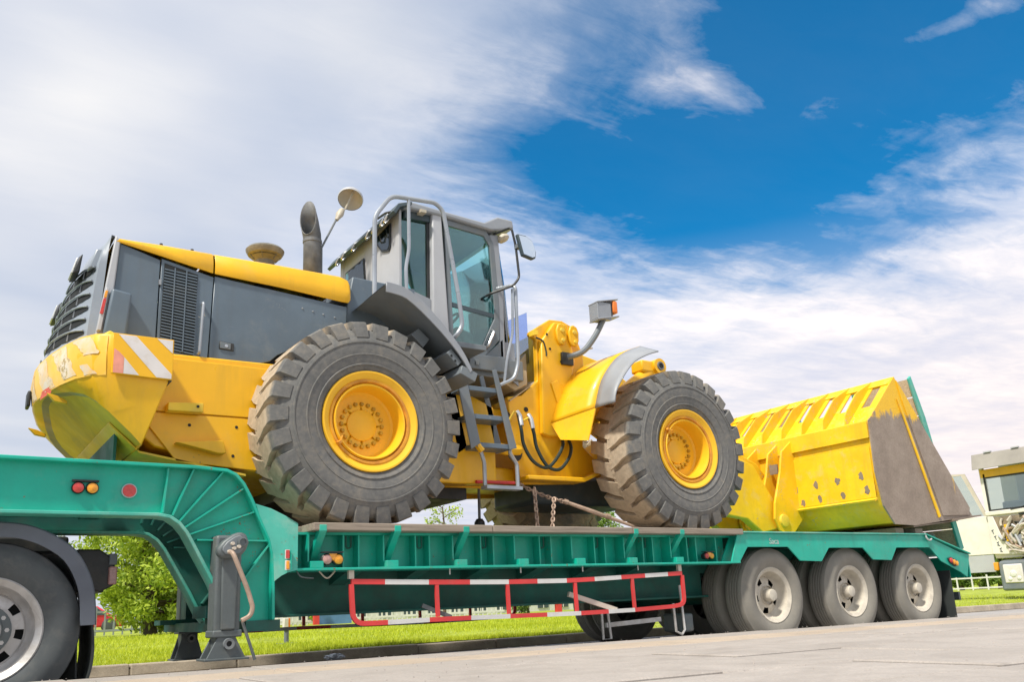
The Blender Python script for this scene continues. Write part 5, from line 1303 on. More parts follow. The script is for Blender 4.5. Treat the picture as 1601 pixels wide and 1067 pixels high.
# --- rear fender
fp = [(0.103, 3.016), (0.206, 3.008), (0.314, 2.977), (0.452, 2.88), (0.585, 2.763), (0.678, 2.667), (0.766, 2.563), (0.83, 2.467), (0.875, 2.374)]
fp = [(p.x, p.z) for p in smooth_path([(a, 0, b_) for a, b_ in fp], 2)]
FN = MB().slab([[(p[0], -.045, p[1]) for p in fp], [(p[0]+.02, .45, p[1]) for p in fp], [(p[0]+.06, .86, p[1]) for p in fp]], (-.012, 0, -.016)).build('rear_fender', 'steelgrey', LD, smooth=50)
inn = []
for i, p in enumerate(fp):
    a = Vector(fp[max(i-1, 0)]); b_ = Vector(fp[min(i+1, len(fp)-1)]); d = (b_-a).normalized(); nn = Vector((d.y, -d.x))
    if nn.y > 0: nn = -nn
    wl_ = .075-.05*(i/(len(fp)-1))**2; inn.append((p[0]+nn.x*wl_, p[1]+nn.y*wl_))
MB().slab([[(p[0], -.060, p[1]+.012) for p in fp], [(p[0], -.060, p[1]) for p in inn]], (0, .014, 0)).build('fender_lip', 'cabgrey', FN, bevel=.003, seg=1, smooth=50)
MB().slab([[(fp[0][0]-.005, -.045, fp[0][1]), (fp[0][0]+.05, .86, fp[0][1])], [(fp[0][0]-.05, -.03, fp[0][1]-.045), (fp[0][0]+.0, .86, fp[0][1]-.045)]], (.01, 0, .01)).build('fender_hem', 'steelgrey', FN, smooth=0)
MB().prism([(.50,2.76),(.60,2.68),(.54,2.60),(.43,2.70)], .16, .50).build('fender_bracket', 'steelgrey', FN, bevel=.004)
MB().prism([(.70,2.56),(.80,2.46),(.76,2.42),(.66,2.52)], -.02, .62).build('fender_bracket', 'steelgrey', FN, bevel=.004)
MB().prism([(.78,2.42),(.93,2.365),(.90,2.29),(.76,2.35)], -.055, .64).build('fender_end', 'steelgrey', FN, bevel=.006)
for x, z in ((.70, 2.50), (.735, 2.46)): MB().lathe([(.011,0),(.011,-.003),(0,-.003)], (x, -.0205, z), n=8).build('fender_bolt', 'dark', FN)
# platform between fender and cab
MB().box(.55, 1.32, .40, .70, 2.74, 2.79).build('cab_platform', 'steelgrey', LD, bevel=.006)
# --- ladder
LA = MB().prism([(.93,2.44),(1.035,2.44),(1.155,1.86),(1.06,1.80)], .52, .535)
LADD = LA.build('ladder', 'steelgrey', LD, bevel=.004, seg=1, smooth=0)
MB().prism([(1.31,2.53),(1.355,2.54),(1.535,1.84),(1.46,1.82)], .30, .315).build('ladder_stringer', 'steelgrey', LADD, bevel=.004, seg=1, smooth=0)
MB().prism([(.93,2.44),(1.035,2.44),(1.155,1.86),(1.06,1.80)], .30, .315).build('ladder_stringer', 'steelgrey', LADD, bevel=.004, seg=1, smooth=0)
MB().prism([(1.31,2.53),(1.355,2.54),(1.535,1.84),(1.46,1.82)], .52, .535).build('ladder_stringer', 'steelgrey', LADD, bevel=.004, seg=1, smooth=0)
for xa, xb, z in ((1.0, 1.39, 2.35), (1.06, 1.45, 2.10), (1.13, 1.50, 1.85)):
    MB().box(xa, xb, .317, .518, z-.022, z+.02).build('step', 'slate', LADD, bevel=.004, seg=1, smooth=0)
st = MB().tube(bend([(1.16,.35,1.86),(1.20,.35,1.75),(1.215,.35,1.70),(1.215,.35,1.49),(1.56,.35,1.49),(1.56,.35,1.70),(1.49,.35,1.80),(1.49,.35,1.84)], .025), .018, 6).build('bottom_step', 'tube', LADD)
MB().bar((1.205,.35,1.485),(1.575,.35,1.485), .10, .03).build('step_tread', 'tube', st, smooth=0)
MB().tube([(1.14,.34,1.86),(1.19,.34,1.80)], .03, 8).build('hinge_boot', 'yellow', LADD)
MB().tube([(1.22,.50,1.555),(1.66,.55,1.57)], .016, 8).build('lock_bar', 'red', LD)
# --- articulation and front frame
MB().box(1.05, 1.45, .75, 2.0, 1.60, 2.30).build('rear_hitch', 'grime_yellow', LD, bevel=.02)
MB().cyl((1.62, 1.375, 1.62), (1.62, 1.375, 2.45), .11, 20).build('hitch_pin', 'grime_yellow', LD)
MB().box(1.4, 1.95, .95, 1.8, 1.64, 1.78).build('hitch_plate', 'yellow', LD, bevel=.02)
MB().box(1.4, 1.95, .95, 1.8, 2.22, 2.36).build('hitch_plate', 'yellow', LD, bevel=.02)
MB().prism([(1.02,1.53),(1.42,1.53),(1.42,1.84),(1.30,2.0),(1.26,2.25),(1.14,2.28),(1.12,2.05),(1.0,1.9)], .70, .74).build('hitch_cheek', 'yellow', LD, bevel=.008)
MB().tube([(1.35,.66,1.95),(1.62,.60,1.88),(1.80,.66,1.90)], .05, 10).build('steering_ram', 'yellow', LD)
MB().lathe([(.0,-.004),(.085,-.004),(.085,0)], (1.85, .795, 1.90), n=20).build('dark_opening_disc', 'black', LD)  # flat black disc painting the shade of an opening in the frame
ff = [(1.80,2.45),(1.97,2.48),(2.17,2.65),(2.18,3.09),(2.11,3.12),(2.11,3.155),(2.37,3.325),(2.53,3.335),(2.66,3.29),(2.78,3.0),(2.78,2.55),(2.70,2.02),(2.95,1.80),(2.78,1.72),(2.53,1.63),(1.92,1.60),(1.84,1.98)]
near = MB().prism(ff, .80, .86).build('front_frame', 'yellow', LD, bevel=.01)
MB().prism(ff, both(.86), both(.80)).build('front_frame', 'yellow', LD, bevel=.01)
MB().prism([(1.84,2.40),(2.2,2.40),(2.75,2.0),(2.9,1.8),(2.5,1.66),(1.95,1.64)], .86, both(.86)).build('front_frame_core', 'yellow', LD, bevel=.02)
MB().prism([(2.30,2.5),(2.75,2.5),(2.75,3.0),(2.62,3.26),(2.40,3.28)], .87, both(.87)).build('tower_core', 'grime_yellow', LD, bevel=.02)
MB().prism([(1.86,1.62),(2.53,1.62),(2.80,1.73),(2.80,1.76),(2.53,1.665),(1.86,1.66)], .60, .80).build('frame_lower_step', 'yellow', LD, bevel=.008)
# outer cheek with bevelled lower front
MB().prism([(2.16,2.10),(2.20,3.05),(2.38,3.28),(2.55,3.28),(2.62,2.9),(2.45,2.35),(2.62,2.10),(2.24,2.08)], .735, .80).build('tower_cheek', 'yellow', LD, bevel=.014)
hs = [(2.225+.035*math.cos(a), 2.80+.125*math.sin(a)) for a in [i*math.pi/8 for i in range(16)]]
MB().prism(hs, .7925, .7985).build('frame_slot', 'dark', near, smooth=0)
hs = [(2.245+.03*math.cos(a), 2.80+.11*math.sin(a)) for a in [i*math.pi/8 for i in range(16)]]
MB().prism(hs, .7915, .792).build('slot_lining', 'rustpipe', near, smooth=0)
MB().prism([(2.28,2.62),(2.36,2.66),(2.45,2.44),(2.45,2.39),(2.41,2.36),(2.36,2.38)], .715, .734).build('pin_retainer', 'yellow', LD, bevel=.008)
MB().lathe([(0,-.02),(.022,-.018),(.026,0)], (2.41, .715, 2.42), n=14).build('retainer_bolt', 'yellow', LD)
MB().lathe([(0,-.012),(.018,-.012),(.022,0)], (2.35, .735, 2.60), n=12).build('retainer_bolt', 'yellow', LD)
for x, z in ((2.27, 3.13), (2.43, 2.86), (2.30, 2.98)): MB().lathe([(.014,-.003),(0,-.003)], (x, .732, z), n=12).build('bolt_hole', 'dark', LD)
# pin pack at the tower top
for x, y in ((2.44, .70), (2.60, .70)):
    pm = MB().prism([(x-.065,3.19),(x-.04,3.25),(x,3.27),(x+.045,3.25),(x+.065,3.19),(x+.06,3.10),(x+.03,3.04),(x-.03,3.04),(x-.06,3.10)], y, y+.035).build('pin_plate', 'yellow', LD, bevel=.012)
    MB().lathe([(0,-.014),(.022,-.012),(.026,0)], (x+.005, y, 3.19), n=14).build('bolt', 'grime_yellow', pm)
    MB().lathe([(0,-.014),(.018,-.012),(.022,0)], (x+.01, y, 3.085), n=14).build('bolt', 'grime_yellow', pm)
    MB().cyl((x, y+.035, 3.16), (x, 1.0, 3.16), .05, 16).build('pin', 'yellow', pm)
MB().prism([(2.10,3.10),(2.17,3.12),(2.17,3.16),(2.10,3.15)], .74, .80).build('hose_clip', 'grime_yellow', LD, smooth=0)
MB().tube(smooth_path([(2.14,.74,3.08),(2.22,.735,3.05),(2.25,.735,2.95),(2.25,.735,2.90)], 5), .009, 6).build('thin_hose', 'hose', LD)
# lift arms
arm = [(2.42,3.16),(2.55,3.17),(2.95,3.10),(3.30,3.03),(3.70,2.80),(4.40,2.45),(5.2,2.12),(5.55,2.02),(5.85,1.62),(6.0,1.42),(5.92,1.25),(5.6,1.20),(5.35,1.36),(5.0,1.40),(4.4,1.9),(3.6,2.35),(2.9,2.72),(2.42,2.98)]
for y in (1.05, both(1.17)):
    A = MB().prism(arm, y, y+.12).build('lift_arm', 'bucket_yellow', LD, bevel=.012)
MB().cyl((4.6, .9, 2.1), (4.6, 1.86, 2.1), .12, 18).build('arm_cross_tube', 'yellow', LD)
# fender-height cylinder eye
cy_ = MB().tube([(2.6,.66,2.20),(3.62,.66,2.90)], .075, 14).build('lift_cylinder', 'yellow', LD)
MB().cyl((3.64, .55, 2.915), (3.64, .80, 2.915), .085, 24).build('cylinder_eye', 'yellow', cy_)
MB().lathe([(.03,-.012),(.045,-.012),(.05,0)], (3.64, .55, 2.915), n=20).build('eye_ring', 'rustpipe', cy_)
MB().lathe([(.03,-.006),(0,-.006)], (3.64, .55, 2.915), n=16).build('eye_pin', 'dark', cy_)
MB().box(3.40, 3.58, .58, .76, 2.84, 2.97).build('cylinder_head', 'yellow', cy_, bevel=.02)
MB().cyl((2.70, 1.375, 3.05), (3.35, 1.375, 2.92), .07, 14).build('tilt_cylinder', 'yellow', LD)
MB().cyl((2.85, 1.0, 3.10), (3.02, .92, 3.14), .012, 8).build('grease_pipe', 'chrome', LD)
# tilt link, bell crank and bucket brackets at the centre
MB().prism([(4.3,2.45),(4.55,2.55),(5.3,2.35),(5.95,2.10),(6.10,1.95),(5.95,1.80),(5.1,2.0)], 1.32, 1.44).build('bell_crank', 'bucket_yellow', LD, bevel=.02)
# front fender: swept sheet with grey rubber edge
NF = 12
hub = Vector((XF, HUB))
def fpt(a, r): return (XF+r*math.cos(a), HUB+r*math.sin(a))
def fen(y0, y1, r0, r1, a0, a1, nm, m, th=.014, n=NF, dx0=0, dx1=0, cols=4):
    rows = []
    for j in range(cols+1):
        t = j/cols; yy = y0+(y1-y0)*t; rr = r0+(r1-r0)*t
        rows.append([])
        for i in range(n+1):
            a = a0+(a1-a0)*i/n; p = fpt(a, rr); rows[-1].append((p[0]+dx0+(dx1-dx0)*t, yy, p[1]))
    return MB().grid(rows).build(nm, m, LD, solid=th, smooth=50)
def curve_between(A, B, nm, m, th=.014, cols=4):
    rows = []
    for j in range(cols+1):
        t = j/cols; rows.append([tuple(Vector(a)*(1-t)+Vector(b_)*t) for a, b_ in zip(A, B)])
    return MB().grid(rows).build(nm, m, LD, solid=th, smooth=60)
def polyc(pts, y, n=4): return [tuple(v) for v in smooth_path([(p[0], y, p[1]) for p in pts], n)]
gout = polyc([(2.44,2.275),(2.49,2.42),(2.69,2.665),(2.88,2.78),(3.06,2.845)], -.02)
gin = polyc([(2.455,2.285),(2.555,2.56),(2.74,2.79),(2.93,2.915),(3.11,2.985)], .28)
curve_between(gout, gin, 'fender_flap', 'flapgrey', .012)
yin = polyc([(2.456,2.287),(2.556,2.562),(2.742,2.792),(2.932,2.917),(3.112,2.987)], .283)
yfar = polyc([(2.26,2.21),(2.36,2.44),(2.52,2.68),(2.74,2.85),(2.98,2.94)], .74)
FF = curve_between(yin, yfar, 'front_fender', 'yellow', .012)
MB().slab([[(2.456,.283,2.287),(2.26,.74,2.21)],[(2.34,.283,1.96),(2.26,.60,2.02),]], (.012, 0, 0)).build('fender_skirt', 'yellow', FF, smooth=0)
# mirrored fender on the far side
curve_between([(p[0], both(p[1]), p[2]) for p in gout], [(p[0], both(p[1]), p[2]) for p in yfar], 'front_fender', 'yellow', .012)
# headlamp on its arm
hb = MB().box(2.43, 2.57, .70, .735, 2.83, 2.96).build('headlamp_bracket', 'black', LD, bevel=.004)
hl = MB().tube(bend([(2.47,.66,2.895),(2.56,.52,2.92),(2.66,.44,3.08),(2.76,.40,3.28)], .08, 5), .030, 10).build('headlamp_arm', 'steelgrey', hb)
# lamp housing open to the front (+X)
HB = MB()
HB.box(2.62, 2.635,   .33, .465, 3.235, 3.40); HB.box(2.635, 2.80, .33, .345, 3.235, 3.415); HB.box(2.635, 2.80, .45, .465, 3.235, 3.415)
HB.prism([(2.62,3.40),(2.90,3.47),(2.90,3.482),(2.62,3.415)], .32, .475); HB.prism([(2.62,3.235),(2.90,3.30),(2.90,3.285),(2.62,3.22)], .32, .475)
HBo = HB.build('headlamp', 'cabgrey', LD, bevel=.004, seg=1, smooth=0)
MB().box(2.74, 2.82, .335, .46, 3.27, 3.44).build('lamp_insert', 'black', HBo, smooth=0)
MB().box(2.825, 2.885, .322, .40, 3.32, 3.45).build('indicator', 'orange', HBo, bevel=.012)
MB().box(2.80, 2.86, .41, .458, 3.30, 3.44).build('headlamp_lens', 'lensclear', HBo, bevel=.01)
# blue tinted sheet beyond the tower (cab front light shield)
MB().add([(2.05,1.35,2.95),(2.36,1.18,2.95),(2.36,1.18,3.52),(2.03,1.35,3.36)], [(0,1,2,3)]).build('blue_guard_sheet', 'blueglass', LD, solid=.006, smooth=0)
MB().prism([(1.98,2.50),(2.16,2.64),(2.16,2.98),(2.0,2.80)], .95, 1.8).build('tower_rear_sheet', 'sandtan', LD, bevel=.008)
MB().add([(1.80,.76,2.40),(2.20,.84,2.66),(2.24,1.05,2.70),(1.84,1.0,2.44)], [(0,1,2,3)]).build('hose_tray', 'sandtan', LD, solid=.01, smooth=0)
# hoses on the frame side
for k, pts in enumerate(([(1.86,.72,2.26),(1.845,.66,2.10),(1.86,.65,1.95),(1.95,.64,1.80),(2.10,.64,1.745),(2.24,.66,1.84),(2.38,.72,2.0),(2.44,.83,2.12)], [(1.99,.72,2.24),(1.99,.66,2.08),(2.01,.65,1.93),(2.11,.64,1.765),(2.25,.64,1.735),(2.39,.66,1.85),(2.48,.72,1.98),(2.53,.83,2.10)])):
    h_ = MB().tube(smooth_path(pts, 6), .017, 8).build('hydraulic_hose', 'hose', LD)
    p = pts[0]; MB().tube([(p[0]-.01, .72, p[2]+.03), (p[0], .69, p[2]-.02), (p[0]-.003, .665, p[2]-.12)], .022, 8).build('hose_fitting', 'chrome', h_)
MB().tube([(1.76,.73,2.20),(1.80,.70,2.28),(1.86,.72,2.27),(1.90,.71,2.20),(2.0,.72,2.25)], .012, 6).build('hose_clamp', 'grime_yellow', LD)
for x, z in ((1.79, 2.27), (2.01, 2.34)): MB().lathe([(.026,-.003),(0,-.003)], (x, .797, z), n=14).build('frame_hole', 'dark', LD)
MB().box(-.3, 1.3, .8, 1.95, 1.44, 1.55).build('belly_guard', 'black', LD, smooth=0)
MB().box(2.2, 3.6, 1.0, 1.75, 1.45, 1.75).build('front_axle_housing', 'slate_dark', LD, bevel=.05)

# --- bucket
BY0, BY1 = -.11, 2.86
BK = MB()
sec = [(6.93,2.99),(6.28,2.385),(6.265,1.80),(6.33,1.42),(6.50,1.215),(6.9,1.20),(8.17,1.32)]
inn = [(6.955,2.965),(6.31,2.365),(6.295,1.80),(6.355,1.44),(6.515,1.245),(6.9,1.232),(8.17,1.335)]
# shell without the upper spill guard: from kink downward
MB().prism(sec[1:]+inn[1:][::-1], BY0+.02, BY1-.02).build('bucket', 'bucket_yellow', LD, smooth=30)
bk = LD.children[-1]
bk = [o for o in bpy.data.objects if o.name == 'bucket'][0]
side = [(6.93,3.0),(6.27,2.40),(6.255,1.80),(6.32,1.40),(6.49,1.195),(6.9,1.185),(8.20,1.315),(8.13,1.40),(7.42,1.35)]
side = [(6.93,3.0),(6.27,2.40),(6.255,1.80),(6.32,1.40),(6.49,1.195),(6.9,1.185),(8.20,1.315),(8.12,1.41)]
# near side plate: scoured steel with a band of yellow left under the top corner
for y0, y1 in ((BY0, BY0+.019), (BY1-.019, BY1)):
    MB().prism(side, y0, y1).build('side_plate', 'scoured', bk, smooth=0)
for yy in (BY0-.022, BY1+.002):
    MB().prism([(6.90,2.72),(6.935,2.70),(7.44,1.30),(7.40,1.28)], yy, yy+.02).build('side_rib', 'bucket_yellow', bk, bevel=.004, seg=1, smooth=0)
    MB().prism([(6.95,2.95),(7.0,2.90),(8.14,1.42),(8.10,1.33),(7.50,1.31),(7.02,2.68)], yy+.008, yy+.0205).build('side_cutter', 'scoured', bk, smooth=0)
# cutting edge
MB().prism([(7.7,1.245),(8.36,1.318),(8.36,1.335),(7.7,1.275)], BY0-.03, BY1+.03).build('cutting_edge', 'brownsteel', bk, smooth=0)
MB().prism([(6.9,1.165),(7.9,1.255),(7.9,1.262),(6.9,1.19)], BY0+.03, BY1-.03).build('wear_plate', 'brownsteel', bk, smooth=0)
# spill guard: top beam, lower sloping plate, mullion plates between slots, ribs
def sl(t, off=0): 
    # point along slope from kink (t=0) to top (t=1), off = outwards normal
    d = Vector((.65, .605)).normalized(); n_ = Vector((-d.y, d.x))
    p = Vector((6.28, 2.385))+Vector((.65, .605))*t+n_*off; return (p.x, p.y)
def slp(t0, t1, o0, o1): return [sl(t0, o0), sl(t1, o0), sl(t1, o1), sl(t0, o1)]
MB().prism(slp(.84, 1.0, -.02, .015), BY0+.02, BY1-.02).build('spill_guard_beam', 'bucket_yellow', bk, bevel=.004, seg=1, smooth=0)
MB().prism(slp(.0, .38, -.015, .0), BY0+.02, BY1-.02).build('spill_guard_plate', 'bucket_yellow', bk, smooth=0)
ribs = [.19+.312*i for i in range(9)]
ribs = [y for y in ribs if y < 2.8]
edges = [BY0+.02]+ribs+[BY1-.02]
for a, c_ in zip(edges, edges[1:]):
    w_ = c_-a
    MB().prism(slp(.38, .84, -.015, .0), a, a+w_*.36).build('spill_guard_post', 'bucket_yellow', bk, smooth=0)
    MB().prism(slp(.38, .84, -.015, .0), c_-w_*.22, c_).build('spill_guard_post', 'bucket_yellow', bk, smooth=0)
for y in ribs:
    MB().prism([sl(-.06, .0), sl(-.02, .035), sl(.10, .11), sl(.55, .13), sl(.99, .02), sl(.99, .0), sl(.02, 0)], y-.009, y+.009).build('spill_guard_rib', 'bucket_yellow', bk, smooth=0)
MB().prism([(6.245,2.40),(6.262,2.40),(6.262,2.20),(6.235,2.19),(6.235,2.385)], BY0+.02, BY1-.02).build('back_band', 'bucket_yellow', bk, bevel=.004, seg=1, smooth=0)
# raised doubler panel with scuffed spots, ledge
MB().prism([(6.252,2.10),(6.263,2.10),(6.263,1.50),(6.252,1.50)], BY0+.04, 1.05).build('back_panel', 'bucket_yellow', bk, bevel=.003, seg=1, smooth=0)
MB().prism([(6.20,1.475),(6.262,1.50),(6.275,1.475),(6.215,1.452)], BY0+.03, 1.02).build('back_ledge', 'bucket_yellow', bk, bevel=.004, seg=1, smooth=0)
rnd = random.Random(11)
for (y, z) in ((1.0,1.72),(.71,1.75),(.40,1.75),(.08,1.77),(.92,1.56),(.67,1.57),(.35,1.58),(.03,1.60)):
    pts = [(y+.036*math.cos(a)*rnd.uniform(.6, 1.25), z+.048*math.sin(a)*rnd.uniform(.6, 1.25)) for a in [i*6.2832/11 for i in range(11)]]
    MB().prism(pts, 6.2495, 6.2515, 'x').build('bare_spot', 'brownsteel', bk, smooth=0)
for y in (.985, 1.195, both(.985)-.03, both(1.195)-.03):
    MB().prism([(6.262,2.36),(6.04,2.20),(5.97,1.95),(5.80,1.55),(5.765,1.36),(5.84,1.22),(5.98,1.155),(6.10,1.19),(6.34,1.40)], y, y+.03).build('hinge_plate', 'bucket_yellow', bk, bevel=.005, seg=1, smooth=0)
    MB().lathe([(0,-.03),(.05,-.03),(.075,-.025),(.08,0)], (5.92, y, 1.34), n=22).build('hinge_pin', 'grime_yellow', bk)
MB().box(6.0, 6.02, 1.05, 1.17, 1.93, 2.05).build('serial_plate', 'brownsteel', bk, smooth=0)

for x, lab in ((6.62, 'added timber closing the bright gap under the back of the bucket'), (7.02, 'added timber nearer the tail, closing the bright gap under the bucket floor')):
    b_ = thing('gap_filler_timber', (x, 1.375, 1.092), lab, 'timber', 'added gap fillers under the bucket')  # timbers added to block the sky showing under the bucket
    MB().box(x, x+.16, -.02, 2.75, 1.0925, 1.162).build('beam', 'timber', b_, bevel=.006)
# ================================================================== TIE-DOWN CHAINS, BINDER
def chain(parent, p, q, sag, link=.055):
    p = Vector(p); q = Vector(q); L = (q-p).length; n = max(3, int(L/(link*.62)))
    for i in range(n):
        t = (i+.5)/n; c_ = p.lerp(q, t)-Vector((0, 0, sag*4*t*(1-t)))
        t2 = (i+.6)/n; d = (p.lerp(q, t2)-Vector((0, 0, sag*4*t2*(1-t2)))-c_).normalized()
        a = d.cross(Vector((0, 0, 1)) if abs(d.z) < .9 else Vector((1, 0, 0))).normalized(); b_ = d.cross(a)
        if i % 2: a = b_
        pts = [c_+d*(link*.5*math.cos(u))+a*(link*.28*math.sin(u)) for u in [k*6.2832/10 for k in range(10)]]
        MB().tube(pts, .0075, 5, True).build('chain_link', 'crank', parent)
C1 = thing('tie_down_chain', (2.3, .6, 1.12), 'rusty tie-down chain with tensioner bar slanting from the loader frame to the deck', 'chain', 'tie-down chains on the deck')
chain(C1, (1.80,.72,1.60), (2.30,.62,1.42), .02)
tb = MB().tube([(2.30,.62,1.42),(2.55,.52,1.32),(2.98,.36,1.15)], [.018,.022,.012], 8).build('tensioner', 'crank', C1)
MB().lathe([(0,0),(.026,0),(.026,.04),(0,.04)], (2.66, .48, 1.285), (.4,-.15,-.17), 8).build('tensioner_nut', 'crank', tb)
MB().lathe([(0,0),(.026,0),(.026,.04),(0,.04)], (2.28, .63, 1.43), (.4,-.15,-.17), 8).build('tensioner_nut', 'crank', tb)
C2 = thing('tie_down_chain', (1.9, .5, 1.12), 'rusty chain hanging straight to the deck left of the tensioner bar', 'chain', 'tie-down chains on the deck')
chain(C2, (1.88,.55,1.53), (1.86,.50,1.13), .0)
C3 = thing('tie_down_chain', (2.05, .5, 1.12), 'rusty chain dropping to the deck from the middle of the tensioner bar', 'chain', 'tie-down chains on the deck')
chain(C3, (2.14,.60,1.45), (2.02,.50,1.13), .0)
K = thing('deck_jack', (1.68, 1.2, 1.113), 'black greasy jack standing on the deck between the loader wheels', 'jack')
MB().lathe([(.0,0),(.11,0),(.115,.02),(.075,.05),(.055,.10),(.05,.17),(.03,.20),(0,.20)], (1.68, 1.2, 1.113), (0,0,1), 14).build('jack_base', 'black', K, smooth=20)
MB().tube([(1.68,1.2,1.30),(1.685,1.2,1.62)], .014, 8).build('jack_rod', 'rustpipe', K)
MB().tube([(1.74,1.18,1.16),(1.80,1.10,1.20)], .012, 6).build('jack_handle', 'black', K)

# ================================================================== DUMP TRUCK far right, facing us, engine cover open
DT = thing('dump_truck', (18.6, 2.6, .1), 'off-white dump truck facing the camera with door and engine cover open at the right edge', 'truck')
X0 = 17.0; YL, YR = 4.15, 1.65     # left edge as seen from the camera is the larger Y
shell = MB()
shell.prism([(X0+.05,1.0),(X0+.02,1.35),(X0+.02,1.98),(X0+.05,2.05),(X0+.05,1.0)][:4], YR, YL)
shell.box(X0+.9, X0+2.0, YR, YL, 1.0, 3.30)
shell.box(X0+.06, X0+.9, YR, YL, 1.0, 1.98)
CB = shell.build('cab_body', 'truckwhite', DT, bevel=.02)
MB().box(X0-.02, X0+2.05, YR-.03, YL+.03, 3.18, 3.34).build('roof', 'cabgrey', DT, bevel=.03)
vz = MB().prism([(X0-.22,2.98),(X0-.02,3.02),(X0+.05,3.34),(X0-.14,3.33)], YR-.04, YL+.04).build('sun_visor', 'visor', DT, bevel=.01)
for y in (3.9, 3.3, 2.6): MB().prism([(X0-.17,3.334),(X0-.10,3.334),(X0-.10,3.36),(X0-.17,3.36)], y-.16, y).build('visor_bracket', 'cabwhite', vz, smooth=0)
MB().box(X0-.012, X0+.05, YR+.02, YL-.02, 2.80, 2.98).build('yellow_stripe', 'yellow', DT, smooth=0)
for y in (YL-.07, YR): MB().box(X0-.005, X0+.10, y, y+.07, 1.98, 3.2).build('windscreen_pillar', 'truckwhite', DT, smooth=0)
MB().add([(X0,YL-.08,2.04),(X0,YR+.07,2.04),(X0+.03,YR+.07,2.88),(X0+.03,YL-.08,2.88)], [(0,1,2,3)]).build('windscreen', 'truckglass', DT, solid=.006, smooth=0)
for (y0_, y1_, z0_, z1_) in ((YL-.115, YL-.075, 2.04, 2.88), (YR+.07, YR+.11, 2.04, 2.88), (YR+.11, YL-.115, 2.04, 2.075), (YR+.11, YL-.115, 2.77, 2.805)):
    MB().box(X0-.012, X0-.004, y0_, y1_, z0_, z1_).build('windscreen_seal', 'black', DT, smooth=0)
for y0_ in (3.6, 2.7): MB().bar((X0-.03, y0_, 2.03), (X0-.03, y0_-.75, 2.14), .015, .02).build('wiper', 'black', DT, smooth=0)
MB().box(X0-.035, X0-.008, 2.35, 3.45, 1.905, 1.935).build('cowl_gap', 'dark', DT, smooth=0)
MB().box(X0+.35, X0+.8, YR+.2, YL-.2, 1.99, 2.25).build('dashboard', 'cabgrey', DT, bevel=.04)
MB().box(X0+.7, X0+.88, 3.2, 3.75, 2.0, 2.9).build('driver_seat', 'cabwhite', DT, bevel=.05)
MB().box(X0-.03, X0+.02, YR, YL+.02, 1.94, 2.04).build('wiper_cowl', 'truckwhite', DT, bevel=.02)
# engine bay: dark hollow filled with pipes
bay = [(YL-.10,1.90),(YL-.2,1.50),(YL-.45,1.15),(YL-.65,1.02),(YR+.6,1.02),(YR+.25,1.3),(YR+.1,1.90)]
eb = MB().prism(bay, X0+.003, X0+.018, 'x').build('engine_bay', 'baybrown', DT, smooth=0)
rnd = random.Random(17)
for i in range(70):
    y = rnd.uniform(YR+.35, YL-.28); z = rnd.uniform(1.12, 1.82)
    p = [(X0-.02-rnd.uniform(0, .08), y+rnd.uniform(-.22, .22)*k, z+rnd.uniform(-.2, .2)*k) for k in (0, 1, 2)]
    p = [(a, max(YR+.3, min(YL-.2-.6*max(0, 1.5-c_), b_)), max(1.08, min(1.86, c_))) for a, b_, c_ in p]
    MB().tube(smooth_path(p, 4), rnd.uniform(.014, .035), 6).build('engine_pipe', rnd.choice(['cream', 'crank', 'cream', 'black', 'cabwhite']), eb)
for i in range(9):
    y = rnd.uniform(YR+.4, YL-.55); z = rnd.uniform(1.12, 1.6)
    MB().box(X0-.05, X0+.0, y, y+rnd.uniform(.12, .3), z, z+rnd.uniform(.08, .2)).build('engine_part', rnd.choice(['cream', 'black', 'cabgrey', 'crank']), eb, bevel=.015)
MB().box(X0-.07, X0-.01, YL-.42, YL-.36, 1.35, 1.72).build('oil_can', 'yellow', eb, bevel=.01)
MB().prism([(YL-.02,1.93),(YL+.0,1.1),(YL-.66,1.06),(YL-.50,1.16),(YL-.25,1.5),(YL-.14,1.92)], X0-.03, X0+.0, 'x').build('corner_panel', 'truckwhite', DT, bevel=.01)
for k, ch in enumerate('ATEGA'[:4]):
    pass
for k in range(4):
    y = YL-.06-.035*k; z = 1.60-.135*k
    g_ = MB()
    g_.prism([(y,z),(y-.05,z+.02),(y-.05,z+.035),(y,z+.015)], X0-.036, X0-.031, 'x'); g_.prism([(y-.03,z-.06),(y-.045,z-.06),(y-.03,z+.01),(y-.015,z+.01)], X0-.036, X0-.031, 'x')
    if k > 1: g_.prism([(y-.06,z-.05),(y-.0,z-.03),(y-.0,z-.045),(y-.06,z-.065)], X0-.036, X0-.031, 'x')
    g_.build('door_lettering', 'slate_dark', DT, smooth=0)
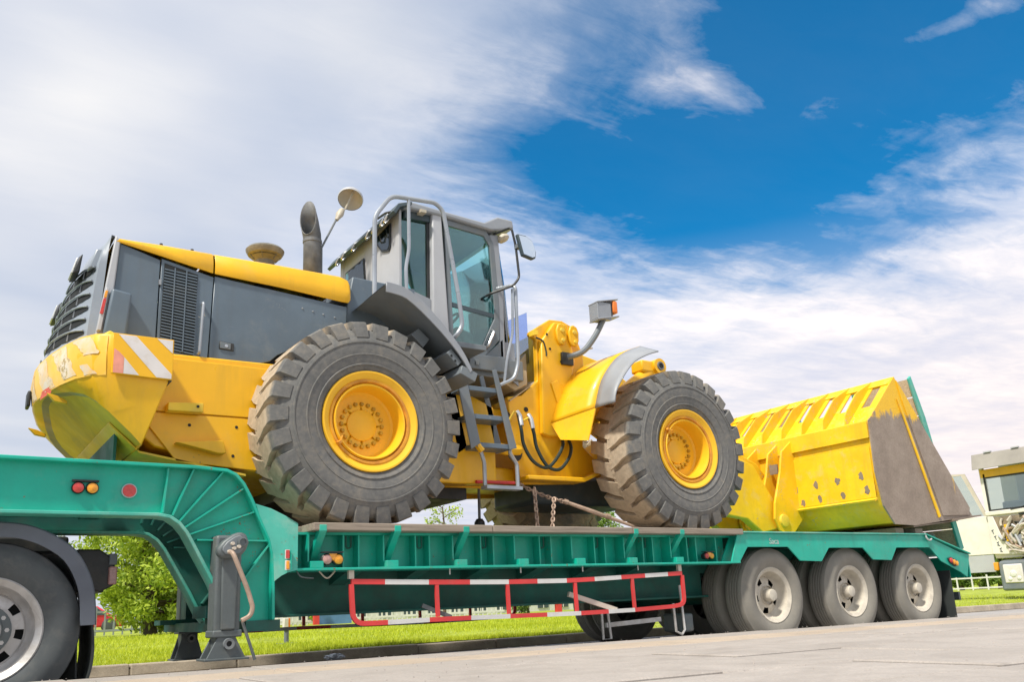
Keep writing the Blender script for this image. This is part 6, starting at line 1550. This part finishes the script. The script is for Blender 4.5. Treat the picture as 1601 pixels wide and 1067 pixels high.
# bumper with headlamp
bp = MB().prism([(X0-.14,.30),(X0-.12,.93),(X0+.2,.98),(X0+.2,.30)], YR-.02, YL-.12).build('bumper', 'steelgrey', DT, bevel=.05, seg=3)
hl_ = MB().box(X0-.155, X0-.10, YL-.62, YL-.22, .46, .86).build('headlamp', 'stickerwhite', bp, bevel=.02)
for (dy, dz, r) in ((.20, .20, .075), (.09, .10, .045), (.28, .09, .045)):
    MB().lathe([(r,0),(r*.9,-.012),(r*.5,-.02),(0,-.022)], (X0-.155, YL-.62+dy, .46+dz), (1,0,0), 18).build('lens', 'lensclear', hl_)
MB().box(X0-.10, X0-.02, YL-.10, YL+.0, .74, .92).build('turn_lamp', 'lensamber', DT, bevel=.02)
MB().box(X0-.16, X0-.12, YL-1.9, YL-1.0, .9, 1.02).build('bumper_step', 'cabwhite', DT, smooth=0)
# open door on the driver's side (hinged at the cab front corner, swung wide)
dr = MB()
D0 = Vector((X0+.12, YL+.03, 0)); D1 = Vector((X0-.10, YL+1.02, 0))
def dp(t, z, o=0): 
    q = D0.lerp(D1, t); nrm = Vector((D1.y-D0.y, -(D1.x-D0.x), 0)).normalized(); q = q-nrm*o; return (q.x, q.y, z)
def panel(poly, o0, o1):
    n = len(poly); vs = [dp(t, z, o0) for t, z in poly]+[dp(t, z, o1) for t, z in poly]
    return MB().add(vs, [tuple(range(n)), tuple(range(2*n-1, n-1, -1))]+[(i, (i+1) % n, n+(i+1) % n, n+i) for i in range(n)])
DRO = panel([(0,1.10),(.98,1.10),(1,1.95),(0,1.95)], 0, .05).build('cab_door', 'truckwhite', DT, bevel=.01, smooth=0)
panel([(.02,.72),(.90,.72),(.95,1.09),(.02,1.09)], .01, .05).build('door_step_panel', 'cabwhite', DRO, smooth=0)
for poly in ([(0,1.95),(.07,1.95),(.40,2.92),(.32,2.95)], [(.32,2.95),(.40,2.92),(.90,2.92),(.90,3.0)], [(.90,1.95),(.98,1.95),(.98,3.0),(.90,3.0)]):
    panel(poly, 0, .045).build('door_frame', 'cream', DRO, smooth=0)
panel([(.06,1.96),(.90,1.96),(.90,2.93),(.39,2.93)], .02, .026).build('door_window', 'truckglass', DRO, smooth=0)
# body, chassis, wheels behind
MB().box(X0+2.2, X0+7.0, YR, YL, 1.3, 3.0).build('dump_body', 'truckwhite', DT, bevel=.03)
for y in (YR+.5, YL-.6): MB().box(X0+.2, X0+7, y, y+.1, .75, 1.0).build('chassis_rail', 'black', DT, smooth=0)
for x in (X0+1.35, X0+5.2):
    for y in (YL-.36, YR+.02):
        MB().lathe([(0,.02),(.16,.02),(.28,0),(.30,.02),(.46,-.01),(.50,.03),(.51,.15),(.50,.27),(.46,.31),(.2,.31),(0,.31)], (x, y, .61), n=36).build('wheel', 'rubber', DT)
